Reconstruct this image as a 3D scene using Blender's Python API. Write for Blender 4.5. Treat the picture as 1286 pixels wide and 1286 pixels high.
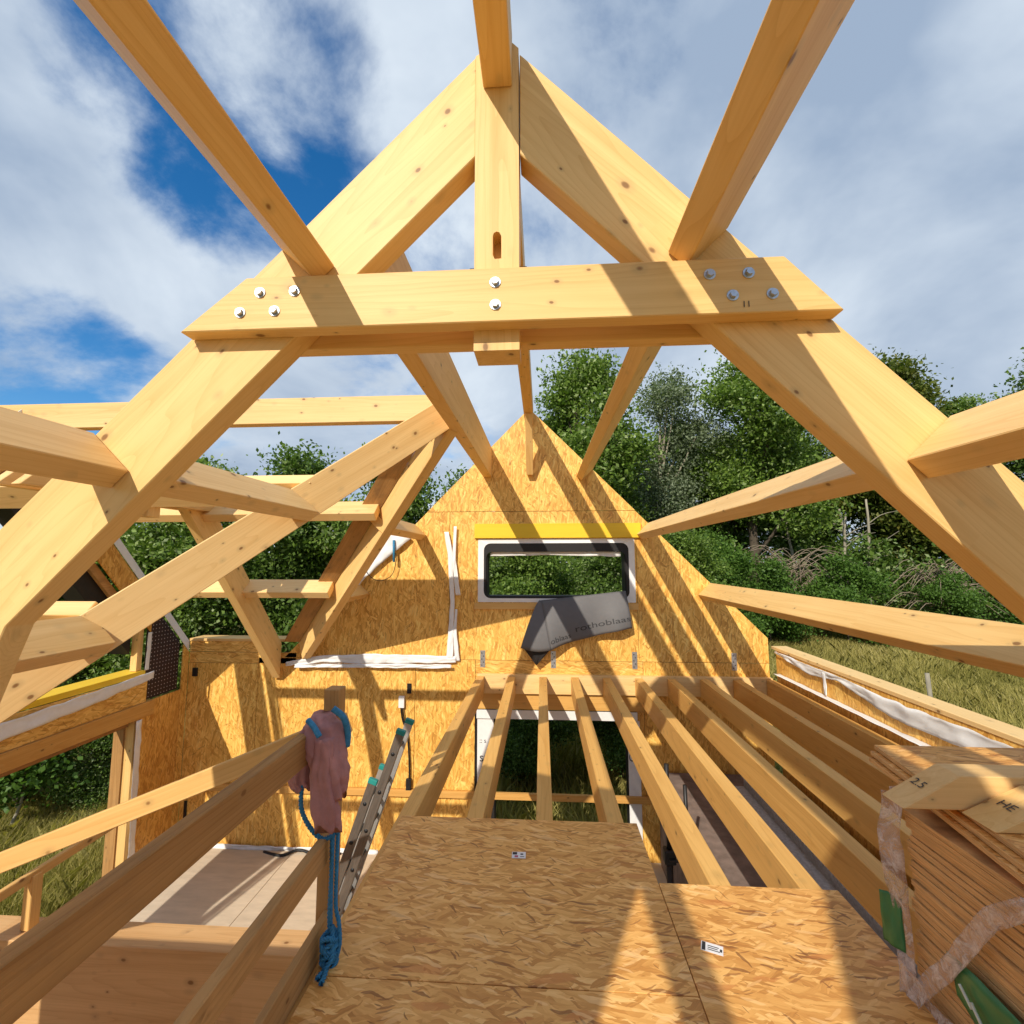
import bpy, bmesh, math, random
import numpy as np
from mathutils import Vector, Matrix, noise as mnoise

random.seed(7); rng = np.random.default_rng(7)
for o in list(bpy.data.objects): bpy.data.objects.remove(o)
S = bpy.context.scene
COL = S.collection
ZC = 4.05                      # eye height above the ground-floor slab; all coordinates below are relative to the eye
V = Vector

# ------------------------------------------------------------------ camera, world, sun, exposure
cam_d = bpy.data.cameras.new('camera'); cam = bpy.data.objects.new('camera', cam_d); COL.objects.link(cam)
S.camera = cam
cam_d.sensor_width = 36.0; cam_d.lens = 585.27/1286*36; cam_d.clip_start = .05; cam_d.clip_end = 2000
yaw, pit, rol = .0637, .1036, -.0015
fw = V((-math.sin(yaw)*math.cos(pit), math.cos(yaw)*math.cos(pit), math.sin(pit)))
rt = V((math.cos(yaw), math.sin(yaw), 0)); up = rt.cross(fw)
r2 = math.cos(rol)*rt + math.sin(rol)*up; u2 = -math.sin(rol)*rt + math.cos(rol)*up
cam.matrix_world = Matrix.Translation((0, 0, ZC)) @ Matrix((r2, u2, -fw)).transposed().to_4x4()

LDIR = V((.408, 1.0, -.76)).normalized()       # the way the sunlight travels
SUN_EL = math.asin(-LDIR.z); SUN_AZ = math.atan2(-LDIR.x, -LDIR.y)
sd = bpy.data.lights.new('sun', 'SUN'); sd.energy = 4.3; sd.angle = math.radians(.5); sd.color = (1, .93, .80)
sun = bpy.data.objects.new('sun', sd); COL.objects.link(sun); sun.location = (-20, -30, 40)
sun.rotation_euler = LDIR.to_track_quat('-Z', 'Y').to_euler()

wd = bpy.data.worlds.new('World'); S.world = wd; wd.use_nodes = True
def build_world():
    nt = wd.node_tree; N = nt.nodes; L = nt.links
    for n in list(N): N.remove(n)
    out = N.new('ShaderNodeOutputWorld'); bg = N.new('ShaderNodeBackground'); bg.inputs[1].default_value = .128
    L.new(bg.outputs[0], out.inputs[0])
    sky = N.new('ShaderNodeTexSky'); sky.sky_type = 'NISHITA'; sky.sun_disc = False
    sky.sun_elevation = SUN_EL; sky.sun_rotation = SUN_AZ
    sky.air_density = 1.0; sky.dust_density = .3; sky.ozone_density = 3.0
    hs = N.new('ShaderNodeHueSaturation'); hs.inputs['Saturation'].default_value = 1.35; hs.inputs['Value'].default_value = 1.15
    L.new(sky.outputs[0], hs.inputs['Color'])
    tc = N.new('ShaderNodeTexCoord')
    def math_(op, a, b=None, clamp=False):
        n = N.new('ShaderNodeMath'); n.operation = op; n.use_clamp = clamp
        for i, x in enumerate((a, b)):
            if x is None: continue
            if isinstance(x, (int, float)): n.inputs[i].default_value = x
            else: L.new(x, n.inputs[i])
        return n.outputs[0]
    sep = N.new('ShaderNodeSeparateXYZ'); L.new(tc.outputs['Generated'], sep.inputs[0])
    zz = math_('MAXIMUM', sep.outputs[2], 0.0); den = math_('ADD', zz, .42)
    cx = math_('DIVIDE', sep.outputs[0], den); cy = math_('DIVIDE', sep.outputs[1], den)
    comb = N.new('ShaderNodeCombineXYZ'); L.new(cx, comb.inputs[0]); L.new(cy, comb.inputs[1])
    def noise(scale, detail, rough, off, dist=0.0):
        mp = N.new('ShaderNodeMapping'); mp.inputs['Location'].default_value = off; L.new(comb.outputs[0], mp.inputs[0])
        n = N.new('ShaderNodeTexNoise'); n.inputs['Scale'].default_value = scale; n.inputs['Detail'].default_value = detail
        n.inputs['Roughness'].default_value = rough; n.inputs['Distortion'].default_value = dist
        L.new(mp.outputs[0], n.inputs['Vector']); return n.outputs[0]
    n1 = noise(2.3, 8, .60, (3.1, 1.7, 0), .25)
    # openings in the cloud cover
    holes = [((.55, .75, .3), .40, -.22), ((-.574, .531, .624), .10, .13), ((-.572, .569, .590), .10, .14), ((-.515, .645, .565), .10, .15), ((-.329, .666, .669), .13, .15), ((-.40, .60, .70), .07, -.10), ((-.743, .612, .272), .13, .36), ((-.428, .555, .713), .20, .15), ((.0, .62, .77), .25, -.08), ((.6, .5, .62), .4, -.10),
             ((.72, -.3, .6), .35, .30), ((.2, -.7, .68), .30, .25), ((-.9, -.3, .3), .3, .3)]
    n1 = math_('ADD', math_('MULTIPLY', math_('SUBTRACT', n1, .5), 1.7), .5)
    m = n1
    for d, rad, amp in holes:
        dv = V(d).normalized()
        dp = N.new('ShaderNodeVectorMath'); dp.operation = 'DOT_PRODUCT'; L.new(tc.outputs['Generated'], dp.inputs[0]); dp.inputs[1].default_value = dv
        mr = N.new('ShaderNodeMapRange'); mr.interpolation_type = 'SMOOTHSTEP'
        mr.inputs[1].default_value = math.cos(rad*1.5); mr.inputs[2].default_value = math.cos(rad*.2); mr.inputs[3].default_value = 0; mr.inputs[4].default_value = amp
        L.new(dp.outputs['Value'], mr.inputs[0]); m = math_('SUBTRACT', m, mr.outputs[0])
    cr = N.new('ShaderNodeMapRange'); cr.interpolation_type = 'SMOOTHSTEP'
    cr.inputs[1].default_value = .10; cr.inputs[2].default_value = .50; L.new(m, cr.inputs[0])
    # cloud brightness
    n2 = noise(1.5, 6, .55, (8.0, 2.2, 0), .3)
    ramp = N.new('ShaderNodeValToRGB'); e = ramp.color_ramp.elements
    e[0].position = .36; e[0].color = (.26, .335, .45, 1); e[1].position = .68; e[1].color = (.60, .665, .73, 1)
    L.new(n2, ramp.inputs[0])
    sc = N.new('ShaderNodeVectorMath'); sc.operation = 'SCALE'; sc.inputs['Scale'].default_value = 10.0; L.new(ramp.outputs[0], sc.inputs[0])
    mx = N.new('ShaderNodeMix'); mx.data_type = 'RGBA'
    L.new(cr.outputs[0], mx.inputs[0]); L.new(hs.outputs[0], mx.inputs[6]); L.new(sc.outputs[0], mx.inputs[7])
    L.new(mx.outputs[2], bg.inputs[0])
build_world()
S.render.engine = 'CYCLES'
S.view_settings.view_transform = 'Standard'; S.view_settings.look = 'None'; S.view_settings.gamma = 1; S.view_settings.use_curve_mapping = False
S.view_settings.exposure = 0.08

# ------------------------------------------------------------------ materials
def newmat(name):
    m = bpy.data.materials.new(name); m.use_nodes = True
    nt = m.node_tree; b = nt.nodes['Principled BSDF']; return m, nt, nt.nodes, nt.links, b
class G:                      # small node helper
    def __init__(s, nt): s.nt = nt; s.N = nt.nodes; s.L = nt.links
    def setv(s, sock, x):
        if isinstance(x, bpy.types.NodeSocket): s.L.new(x, sock)
        else: sock.default_value = x
    def math(s, op, a, b=0.0, clamp=False):
        n = s.N.new('ShaderNodeMath'); n.operation = op; n.use_clamp = clamp; s.setv(n.inputs[0], a); s.setv(n.inputs[1], b); return n.outputs[0]
    def vmath(s, op, a, b=(0, 0, 0), scale=None):
        n = s.N.new('ShaderNodeVectorMath'); n.operation = op; s.setv(n.inputs[0], a); s.setv(n.inputs[1], b)
        if scale is not None: s.setv(n.inputs['Scale'], scale)
        return n.outputs[0]
    def map(s, v, scale=(1, 1, 1), loc=(0, 0, 0), rot=(0, 0, 0)):
        n = s.N.new('ShaderNodeMapping'); s.setv(n.inputs[0], v); n.inputs['Scale'].default_value = scale; n.inputs['Location'].default_value = loc; n.inputs['Rotation'].default_value = rot; return n.outputs[0]
    def noise(s, v, scale=1, detail=4, rough=.55, dist=0.0):
        n = s.N.new('ShaderNodeTexNoise'); s.setv(n.inputs['Vector'], v); n.inputs['Scale'].default_value = scale; n.inputs['Detail'].default_value = detail; n.inputs['Roughness'].default_value = rough; n.inputs['Distortion'].default_value = dist; return n
    def vor(s, v, scale=1, feat='F1', dim='3D', rand=1.0):
        n = s.N.new('ShaderNodeTexVoronoi'); n.voronoi_dimensions = dim; n.feature = feat; s.setv(n.inputs['Vector'], v); n.inputs['Scale'].default_value = scale; n.inputs['Randomness'].default_value = rand; return n
    def ramp(s, f, stops):
        n = s.N.new('ShaderNodeValToRGB'); s.setv(n.inputs[0], f); e = n.color_ramp.elements
        while len(e) < len(stops): e.new(.5)
        for k, (p, c) in zip(e, stops): k.position = p; k.color = (*c, 1)
        return n.outputs[0]
    def mix(s, f, a, b, mode='MIX'):
        n = s.N.new('ShaderNodeMix'); n.data_type = 'RGBA'; n.blend_type = mode; s.setv(n.inputs[0], f)
        for k, x in ((6, a), (7, b)):
            if isinstance(x, tuple): x = (*x[:3], 1)
            s.setv(n.inputs[k], x)
        return n.outputs[2]
    def rng(s, f, a, b, c=0.0, d=1.0, smooth=True):
        n = s.N.new('ShaderNodeMapRange'); n.interpolation_type = 'SMOOTHSTEP' if smooth else 'LINEAR'
        s.setv(n.inputs[0], f); n.inputs[1].default_value = a; n.inputs[2].default_value = b; n.inputs[3].default_value = c; n.inputs[4].default_value = d; return n.outputs[0]
    def objco(s):
        t = s.N.new('ShaderNodeTexCoord').outputs['Object']; oi = s.N.new('ShaderNodeObjectInfo').outputs['Random']
        cb = s.N.new('ShaderNodeCombineXYZ'); s.L.new(s.math('MULTIPLY', oi, 37.0), cb.inputs[0]); s.L.new(s.math('MULTIPLY', oi, 91.0), cb.inputs[1]); s.L.new(s.math('MULTIPLY', oi, 53.0), cb.inputs[2])
        return s.vmath('ADD', t, cb.outputs[0]), oi, t
    def bump(s, h, strength, dist, b):
        n = s.N.new('ShaderNodeBump'); n.inputs['Strength'].default_value = strength; n.inputs['Distance'].default_value = dist; s.setv(n.inputs['Height'], h); s.L.new(n.outputs[0], b.inputs['Normal'])

def mat_wood(name, light, dark, knot=(.20, .085, .025), rough=.5, contrast=1.0, knots=True, lam=.04, worn=0.0):
    m, nt, N, L, b = newmat(name); g = G(nt); co, oi, raw = g.objco()
    warp = g.noise(g.map(co, (1.2, 5, 5)), 1, 2).outputs['Color']
    co2 = g.vmath('ADD', co, g.vmath('SCALE', g.vmath('SUBTRACT', warp, (.5, .5, .5)), scale=.05))
    rings = g.noise(g.map(co2, (.55, 16, 16)), 1, 3, .6, .6).outputs[0]
    streak = g.noise(g.map(co2, (1.6, 150, 150)), 1, 3, .7).outputs[0]
    broad = g.noise(g.map(co, (.7, 2.5, 2.5)), 1, 3).outputs[0]
    f = g.math('ADD', g.math('MULTIPLY', rings, .55), g.math('MULTIPLY', streak, .30)); f = g.math('ADD', f, g.math('MULTIPLY', broad, .35))
    # growth-ring lines
    wv = g.math('SINE', g.math('MULTIPLY', g.noise(g.map(co2, (.30, 5.5, 5.5)), 1, 1, .5).outputs[0], 95.0))
    fr = g.math('FRACT', g.math('MULTIPLY', g.noise(g.map(co2, (.22, 4.5, 4.5)), 1, 1, .4).outputs[0], 26.0)); late = g.math('POWER', fr, 4.0)
    f = g.math('SUBTRACT', g.math('ADD', f, .02), g.math('MULTIPLY', late, .16*contrast))
    if lam:                                   # glued laminations, each board its own shade
        sp = N.new('ShaderNodeSeparateXYZ'); L.new(co, sp.inputs[0])
        lz = g.math('FLOOR', g.math('DIVIDE', sp.outputs[2], lam)); lx = g.math('FLOOR', g.math('DIVIDE', sp.outputs[0], 1.7))
        cb = N.new('ShaderNodeCombineXYZ'); L.new(lz, cb.inputs[0]); L.new(lx, cb.inputs[1])
        wn = N.new('ShaderNodeTexWhiteNoise'); L.new(cb.outputs[0], wn.inputs[0])
        f = g.math('ADD', f, g.math('MULTIPLY', g.math('SUBTRACT', wn.outputs[0], .5), .10))
    f = g.math('ADD', f, g.math('MULTIPLY', g.math('SUBTRACT', oi, .5), .38))
    col = g.ramp(g.rng(f, .6-.25*contrast, .6+.25*contrast, 0, 1, False), [(0, dark), (1, light)])
    if knots:
        v = g.vor(g.map(co2, (7.0, 11, 11)), 1.0); rr = N.new('ShaderNodeSeparateColor'); L.new(v.outputs['Color'], rr.inputs[0])
        rad = g.math('ADD', g.math('MULTIPLY', g.math('POWER', rr.outputs[0], 2.0), .13), .065); keep = g.math('GREATER_THAN', rr.outputs[1], .22)
        k = g.math('SUBTRACT', 1.0, g.math('DIVIDE', v.outputs['Distance'], rad)); k = g.math('MULTIPLY', g.rng(k, 0, .55), keep)
        halo = g.math('MULTIPLY', g.rng(g.math('DIVIDE', v.outputs['Distance'], rad), 2.4, .8), g.math('MULTIPLY', keep, .45))
        col = g.mix(halo, col, tuple(c*.62 for c in light), 'MIX'); col = g.mix(g.math('MULTIPLY', k, .85), col, knot)
    if worn:
        st = g.rng(g.noise(g.map(co, (2.5, 7, 7)), 1, 5, .65).outputs[0], .48, .72, 0, worn); col = g.mix(st, col, (.13, .085, .05))
    L.new(col, b.inputs['Base Color']); b.inputs['Roughness'].default_value = rough; b.inputs['Specular IOR Level'].default_value = .3
    g.bump(g.math('ADD', streak, g.math('MULTIPLY', rings, .6)), .22, .0025, b)
    return m

def mat_osb(name, tint=(1, 1, 1), turn=0.0, bright=1.0, size=1.0, chips=.6, spread=1.0):
    m, nt, N, L, b = newmat(name); g = G(nt); co, oi, raw = g.objco()
    co = g.map(co, (1/size, 1/size, 1))
    flow = g.vmath('SCALE', g.vmath('SUBTRACT', g.noise(co, 2.6, 2).outputs['Color'], (.5, .5, .5)), scale=.09*spread)
    wob = g.vmath('SCALE', g.vmath('SUBTRACT', g.noise(co, 13, 2).outputs['Color'], (.5, .5, .5)), scale=.03)
    co = g.vmath('ADD', g.vmath('ADD', co, wob), flow)
    rotd = lambda a, k: g.map(co, (1, 1, 1), (k*3.3, k*7.7, 0), (0, 0, a*spread+turn))
    t = lambda c: tuple(min(1, c[i]*tint[i]*bright) for i in range(3))
    val = None; hgt = None
    for k, (a, lx, ly, thr) in enumerate([(.05, 6, 34, -1), (-.25, 8, 52, .45), (.30, 9, 44, .50), (-.10, 4.5, 26, .62), (.55, 10, 60, .68), (-.60, 9, 55, .70), (.14, 12, 80, .55)]):
        q = rotd(a, k); v = g.vor(g.map(q, (lx, ly, 1)), 1.0, 'F1', '2D'); sp = N.new('ShaderNodeSeparateColor'); L.new(v.outputs['Color'], sp.inputs[0])
        fine = g.noise(g.map(q, (5, 150, 1)), 1, 4, .75).outputs[0]
        vv = g.math('ADD', g.math('MULTIPLY', sp.outputs[1], .60), g.math('MULTIPLY', fine, .50)); ht = sp.outputs[2]
        if val is None: val, hgt = vv, ht
        else:
            msk = g.rng(sp.outputs[0], thr, thr+.03)
            for nm in ('v', 'h'):
                x = N.new('ShaderNodeMix'); L.new(msk, x.inputs[0]); L.new(val if nm == 'v' else hgt, x.inputs[2]); L.new(vv if nm == 'v' else ht, x.inputs[3])
                if nm == 'v': val = x.outputs[0]
                else: hgt = x.outputs[0]
    broad = g.noise(g.map(rotd(.0, 9), (2.2, 9, 1)), 1, 4, .6).outputs[0]
    val = g.math('ADD', val, g.math('MULTIPLY', g.math('SUBTRACT', broad, .5), .45))
    col = g.ramp(val, [(.12, t((.36, .17, .045))), (.34, t((.54, .295, .085))), (.55, t((.66, .40, .135))), (.78, t((.76, .50, .19))), (.98, t((.88, .66, .33)))])
    # single odd flakes: dark bark-side, reddish and pale ones, lens shaped and of very different sizes
    for k, (a, lx, ly, keep, c2, am) in enumerate([(.12, 6, 48, .74, (.20, .08, .025), .8), (-.35, 9, 70, .76, (.26, .11, .035), .7), (.9, 8, 60, .90, (.20, .08, .025), .8), (-.1, 4, 20, .72, (.52, .22, .07), .6), (.25, 5, 30, .50, (.90, .70, .40), .5), (-.5, 7, 36, .60, (.86, .64, .34), .45)]):
        v = g.vor(g.map(rotd(a, k+12), (lx, ly, 1)), 1.0, 'F1', '2D'); sp = N.new('ShaderNodeSeparateColor'); L.new(v.outputs['Color'], sp.inputs[0])
        rad = g.math('MULTIPLY', g.math('POWER', sp.outputs[1], 2.2), .42); on = g.math('GREATER_THAN', sp.outputs[0], keep)
        f = g.math('MULTIPLY', g.rng(g.math('SUBTRACT', rad, v.outputs['Distance']), 0, .05), on)
        col = g.mix(g.math('MULTIPLY', f, am*chips), col, t(c2))
    L.new(col, b.inputs['Base Color']); b.inputs['Roughness'].default_value = .46; b.inputs['Specular IOR Level'].default_value = .4
    g.bump(g.math('ADD', hgt, g.math('MULTIPLY', val, .6)), .20, .0015, b)
    return m

def mat_plain(name, col, rough=.6, metal=0.0, var=.15, scale=14, spec=.4, bump=0.0, stretch=(1, 1, 1)):
    m, nt, N, L, b = newmat(name); g = G(nt); co, oi, raw = g.objco()
    n = g.noise(g.map(co, stretch), scale, 5, .6).outputs[0]
    c = g.ramp(n, [(.25, tuple(x*(1-var) for x in col)), (.75, tuple(min(1, x*(1+var)) for x in col))])
    L.new(c, b.inputs['Base Color']); b.inputs['Roughness'].default_value = rough; b.inputs['Metallic'].default_value = metal; b.inputs['Specular IOR Level'].default_value = spec
    if bump: g.bump(n, bump, .004, b)
    return m

def mat_leaf(name, dark, light, tip=None):
    m, nt, N, L, b = newmat(name); g = G(nt)
    at = N.new('ShaderNodeAttribute'); at.attribute_name = 'rnd'; oi = N.new('ShaderNodeObjectInfo')
    f = g.math('ADD', g.math('MULTIPLY', at.outputs['Fac'], .85), g.math('MULTIPLY', oi.outputs['Random'], .15))
    stops = [(0, dark), (.8, light)] + ([(.97, tip)] if tip else [])
    c = g.ramp(f, stops)
    L.new(c, b.inputs['Base Color']); b.inputs['Roughness'].default_value = .5; b.inputs['Specular IOR Level'].default_value = .25
    tr = N.new('ShaderNodeBsdfTranslucent'); L.new(g.mix(.5, c, (.5, .6, .08), 'MULTIPLY'), tr.inputs[0])
    L.new(g.mix(1.0, c, (1.25, 1.5, .6), 'MULTIPLY'), tr.inputs[0])
    ms = N.new('ShaderNodeMixShader'); ms.inputs[0].default_value = .30
    L.new(b.outputs[0], ms.inputs[1]); L.new(tr.outputs[0], ms.inputs[2]); L.new(ms.outputs[0], N['Material Output'].inputs[0])
    return m

M = {}
M['glulam'] = mat_wood('glulam_spruce', (.87, .58, .235), (.68, .39, .12), contrast=1.2)
M['pale'] = mat_wood('planed_spruce', (.88, .60, .27), (.70, .42, .15))
M['joist'] = mat_wood('joist_timber', (.79, .465, .145), (.56, .28, .068), lam=0, contrast=1.1)
M['rail'] = mat_wood('rail_timber', (.55, .305, .11), (.31, .15, .045), lam=0, worn=.5, rough=.7)
M['lightrail'] = mat_wood('rail_timber_light', (.82, .52, .20), (.64, .35, .10), lam=0)
M['clt'] = mat_wood('panel_timber', (.68, .415, .19), (.50, .27, .10), contrast=.8, lam=.12)
M['clt_floor'] = mat_plain('ply_floor', (.58, .48, .36), .8, var=.14, scale=3, bump=.1, stretch=(1, 4, 1))
M['lintel'] = mat_wood('yellow_board', (.86, .56, .035), (.80, .49, .025), knots=False, lam=0, contrast=.6)
M['osb_wall'] = mat_osb('osb_wall', (1.12, 1.02, .66), math.pi/2-.1, 1.08, size=1.25, chips=.5, spread=1.3)
M['osb_band'] = mat_osb('osb_band', (1.10, 1.0, .68), 0.0, 1.03, size=1.2, chips=.5)
M['osb_deck'] = mat_osb('osb_deck', (1.11, .92, .72), 0.03, .99, size=1.0, chips=.9)
M['osb_dark'] = mat_osb('osb_orange', (1.08, .90, .55), math.pi/2, .92, size=1.2, chips=.5)
M['board_edge'] = mat_plain('board_edge', (.72, .41, .17), .85, var=.5, scale=2.2, bump=.5, stretch=(2, 4, 170))
M['white'] = mat_plain('white_membrane', (.80, .79, .78), .55, var=.06, bump=.15)
def mat_film():
    m, nt, N, L, b = newmat('packing_film'); g = G(nt); co, oi, raw = g.objco()
    n = g.noise(g.map(co, (14, 14, 14)), 1, 5, .7, 1.2).outputs[0]
    col = g.ramp(n, [(.3, (.70, .52, .45)), (.5, (.84, .70, .64)), (.68, (.95, .91, .88))]); L.new(col, b.inputs['Base Color']); b.inputs['Roughness'].default_value = .22; b.inputs['Specular IOR Level'].default_value = .7
    g.bump(n, .9, .02, b); tr = N.new('ShaderNodeBsdfTransparent'); ms = N.new('ShaderNodeMixShader'); L.new(g.rng(n, .38, .66, .22, .75), ms.inputs[0]); L.new(tr.outputs[0], ms.inputs[1]); L.new(b.outputs[0], ms.inputs[2]); L.new(ms.outputs[0], N['Material Output'].inputs[0]); return m
M['film'] = mat_film()
M['green_film'] = mat_plain('green_print', (.035, .20, .07), .35, var=.15, spec=.6, bump=.3)
M['grey_cloth'] = mat_plain('grey_membrane', (.125, .118, .118), .6, var=.06, bump=.1)
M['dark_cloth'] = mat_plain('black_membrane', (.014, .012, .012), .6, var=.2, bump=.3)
M['black'] = mat_plain('black_plastic', (.012, .012, .013), .45)
M['steel'] = mat_plain('zinc_steel', (.50, .53, .57), .38, .85, .22, 60, bump=.15)
M['steel_dark'] = mat_plain('dark_steel', (.025, .025, .027), .45, .3)
M['alu'] = mat_plain('aluminium', (.20, .17, .145), .42, .6, .25, 12, stretch=(1, 8, 8))  # near stiles: shade put into the colour
M['alu_lit'] = mat_plain('aluminium_clean', (.62, .61, .59), .4, .7, .12, 12, stretch=(1, 8, 8))  # far stiles: same metal, sunlight put into the colour
M['tray'] = mat_plain('grey_tray', (.50, .52, .55), .5, .1, .3, 40)
M['teal'] = mat_plain('teal_cap', (.02, .25, .22), .5)
M['concrete'] = mat_plain('concrete_floor', (.56, .47, .36), .85, var=.12, scale=5, bump=.1)
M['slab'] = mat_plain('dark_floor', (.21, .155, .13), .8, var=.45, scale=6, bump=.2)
M['jacket'] = mat_plain('jacket_cloth', (.41, .195, .18), .85, var=.18, scale=20, bump=.3)
M['blue'] = mat_plain('blue_rope', (.035, .20, .36), .7, var=.3, scale=60, bump=.5)
M['sticker'] = mat_plain('label_paper', (.78, .76, .76), .5, var=.03)
M['ink'] = mat_plain('black_ink', (.03, .03, .035), .6)
M['greyink'] = mat_plain('grey_ink', (.03, .028, .03), .6)
M['whiteink'] = mat_plain('white_ink', (.6, .66, .6), .6)
M['pinkink'] = mat_plain('pink_ink', (.45, .10, .16), .6)
M['bark'] = mat_plain('bark', (.085, .065, .045), .9, var=.4, scale=8, bump=.6, stretch=(1, 1, .3))
M['palebark'] = mat_plain('pale_bark', (.30, .265, .20), .9, var=.35, scale=5, bump=.4, stretch=(1, 1, .4))
M['twig'] = mat_plain('dry_twig', (.27, .21, .15), .9, var=.3)
M['leaf_mid'] = mat_leaf('leaf_mid', (.048, .098, .016), (.19, .28, .045), (.42, .48, .24))  # last colour paints silvery highlights on a few leaves
M['leaf_dark'] = mat_leaf('leaf_dark', (.036, .075, .014), (.15, .235, .04), (.38, .43, .24))  # last colour again paints pale highlights on a few leaves
M['leaf_grey'] = mat_leaf('leaf_grey', (.07, .095, .045), (.26, .31, .19), (.52, .56, .46))
M['leaf_warm'] = mat_leaf('leaf_warm', (.05, .08, .013), (.15, .175, .03), (.30, .21, .04))
M['leaf_fresh'] = mat_leaf('leaf_fresh', (.045, .10, .016), (.115, .21, .035))
M['grass'] = mat_leaf('grass_blades', (.19, .18, .04), (.50, .42, .14), (.72, .60, .30))
def mat_ground():
    m, nt, N, L, b = newmat('field_ground'); g = G(nt); t = N.new('ShaderNodeTexCoord').outputs['Object']
    a = g.noise(t, .35, 6, .6).outputs[0]; c = g.noise(t, 6, 5, .7).outputs[0]
    f = g.math('ADD', g.math('MULTIPLY', a, .55), g.math('MULTIPLY', c, .45))
    col = g.ramp(f, [(.32, (.09, .09, .022)), (.5, (.22, .19, .055)), (.68, (.36, .30, .11))])
    L.new(col, b.inputs['Base Color']); b.inputs['Roughness'].default_value = .95; b.inputs['Specular IOR Level'].default_value = .1
    g.bump(c, .8, .15, b); return m
M['ground'] = mat_ground()
def mat_perf():
    m, nt, N, L, b = newmat('perforated_board'); g = G(nt); t = N.new('ShaderNodeTexCoord').outputs['Object']
    v = g.vor(t, 19, 'F1', '2D', .05); k = g.rng(v.outputs['Distance'], .17, .11)
    col = g.mix(k, (.030, .012, .010), (.45, .36, .34)); L.new(col, b.inputs['Base Color']); b.inputs['Roughness'].default_value = .7; return m  # pale dots paint the light coming through the holes
M['perf'] = mat_perf()

# ------------------------------------------------------------------ object helpers
WM = {}                                        # world matrix of everything built
def place(o, Mw, parent):
    WM[o.name] = Mw
    if parent is not None:
        o.parent = parent; o.matrix_parent_inverse = Matrix.Identity(4)
        o.matrix_local = WM[parent.name].inverted() @ Mw
    else: o.matrix_local = Mw
def T(p): return Matrix.Translation((p[0], p[1], p[2]+ZC))
def frame(origin, X, Z):
    X = V(X).normalized(); Z = V(Z); Z = (Z - X*Z.dot(X)).normalized(); Y = Z.cross(X)
    m = Matrix((X, Y, Z)).transposed().to_4x4(); m.translation = V(origin)+V((0, 0, ZC)); return m
def tag(o, label=None, cat=None, group=None, kind=None):
    if label: o['label'] = label
    if cat: o['category'] = cat
    if group: o['group'] = group
    if kind: o['kind'] = kind
    return o
def thing(name, label, cat, loc=(0, 0, 0), group=None):
    o = bpy.data.objects.new(name, None); COL.objects.link(o); o.empty_display_size = .2
    place(o, T(loc), None); return tag(o, label, cat, group)
def from_bm(name, bm, mat, Mw, parent=None, smooth=False):
    me = bpy.data.meshes.new(name); bm.normal_update(); bm.to_mesh(me); bm.free()
    if smooth: me.polygons.foreach_set('use_smooth', [True]*len(me.polygons))
    for x in (mat if isinstance(mat, (list, tuple)) else [mat]): me.materials.append(x)
    o = bpy.data.objects.new(name, me); COL.objects.link(o); place(o, Mw, parent); return o
def bevel(bm, w):
    if w: bmesh.ops.bevel(bm, geom=list(bm.edges), offset=w, segments=1, profile=.5, affect='EDGES')
def box_bm(sx, sy, sz, w=.003):
    bm = bmesh.new(); bmesh.ops.create_cube(bm, size=1); bmesh.ops.scale(bm, vec=(sx, sy, sz), verts=bm.verts); bevel(bm, w); return bm
def beam(name, a, b, w, h, mat, parent=None, upv=(0, 0, 1), bev=.004):
    """square timber whose axis runs a-b; local X along it, h along upv"""
    a, b = V(a), V(b); return from_bm(name, box_bm((b-a).length, w, h, bev), mat, frame((a+b)/2, b-a, upv), parent)
def block(name, lo, hi, mat, parent=None, bev=.002, axis=0):
    lo, hi = V(lo), V(hi); d = hi-lo; c = (lo+hi)/2
    if axis == 0: return from_bm(name, box_bm(d.x, d.y, d.z, bev), mat, frame(c, (1, 0, 0), (0, 0, 1)), parent)
    if axis == 1: return from_bm(name, box_bm(d.y, d.x, d.z, bev), mat, frame(c, (0, 1, 0), (0, 0, 1)), parent)
    return from_bm(name, box_bm(d.z, d.y, d.x, bev), mat, frame(c, (0, 0, 1), (-1, 0, 0)), parent)
def prism(name, pts, X, Z, t, mat, parent=None, bev=.003, hole=None):
    """polygon of 3-D points (one plane spanned by X,Z), pushed t along Z x X; local X = X"""
    c = sum((V(p) for p in pts), V())/len(pts); Mw = frame(c, X, Z); inv = Mw.inverted()
    loc = [inv @ (V(p)+V((0, 0, ZC))) for p in pts]
    bm = bmesh.new(); vs = [bm.verts.new((p.x, 0, p.z)) for p in loc]; f = bm.faces.new(vs)
    r = bmesh.ops.extrude_face_region(bm, geom=[f]); bmesh.ops.translate(bm, vec=(0, t, 0), verts=[e for e in r['geom'] if isinstance(e, bmesh.types.BMVert)])
    bmesh.ops.recalc_face_normals(bm, faces=bm.faces); bevel(bm, bev)
    return from_bm(name, bm, mat, Mw, parent)
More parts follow.
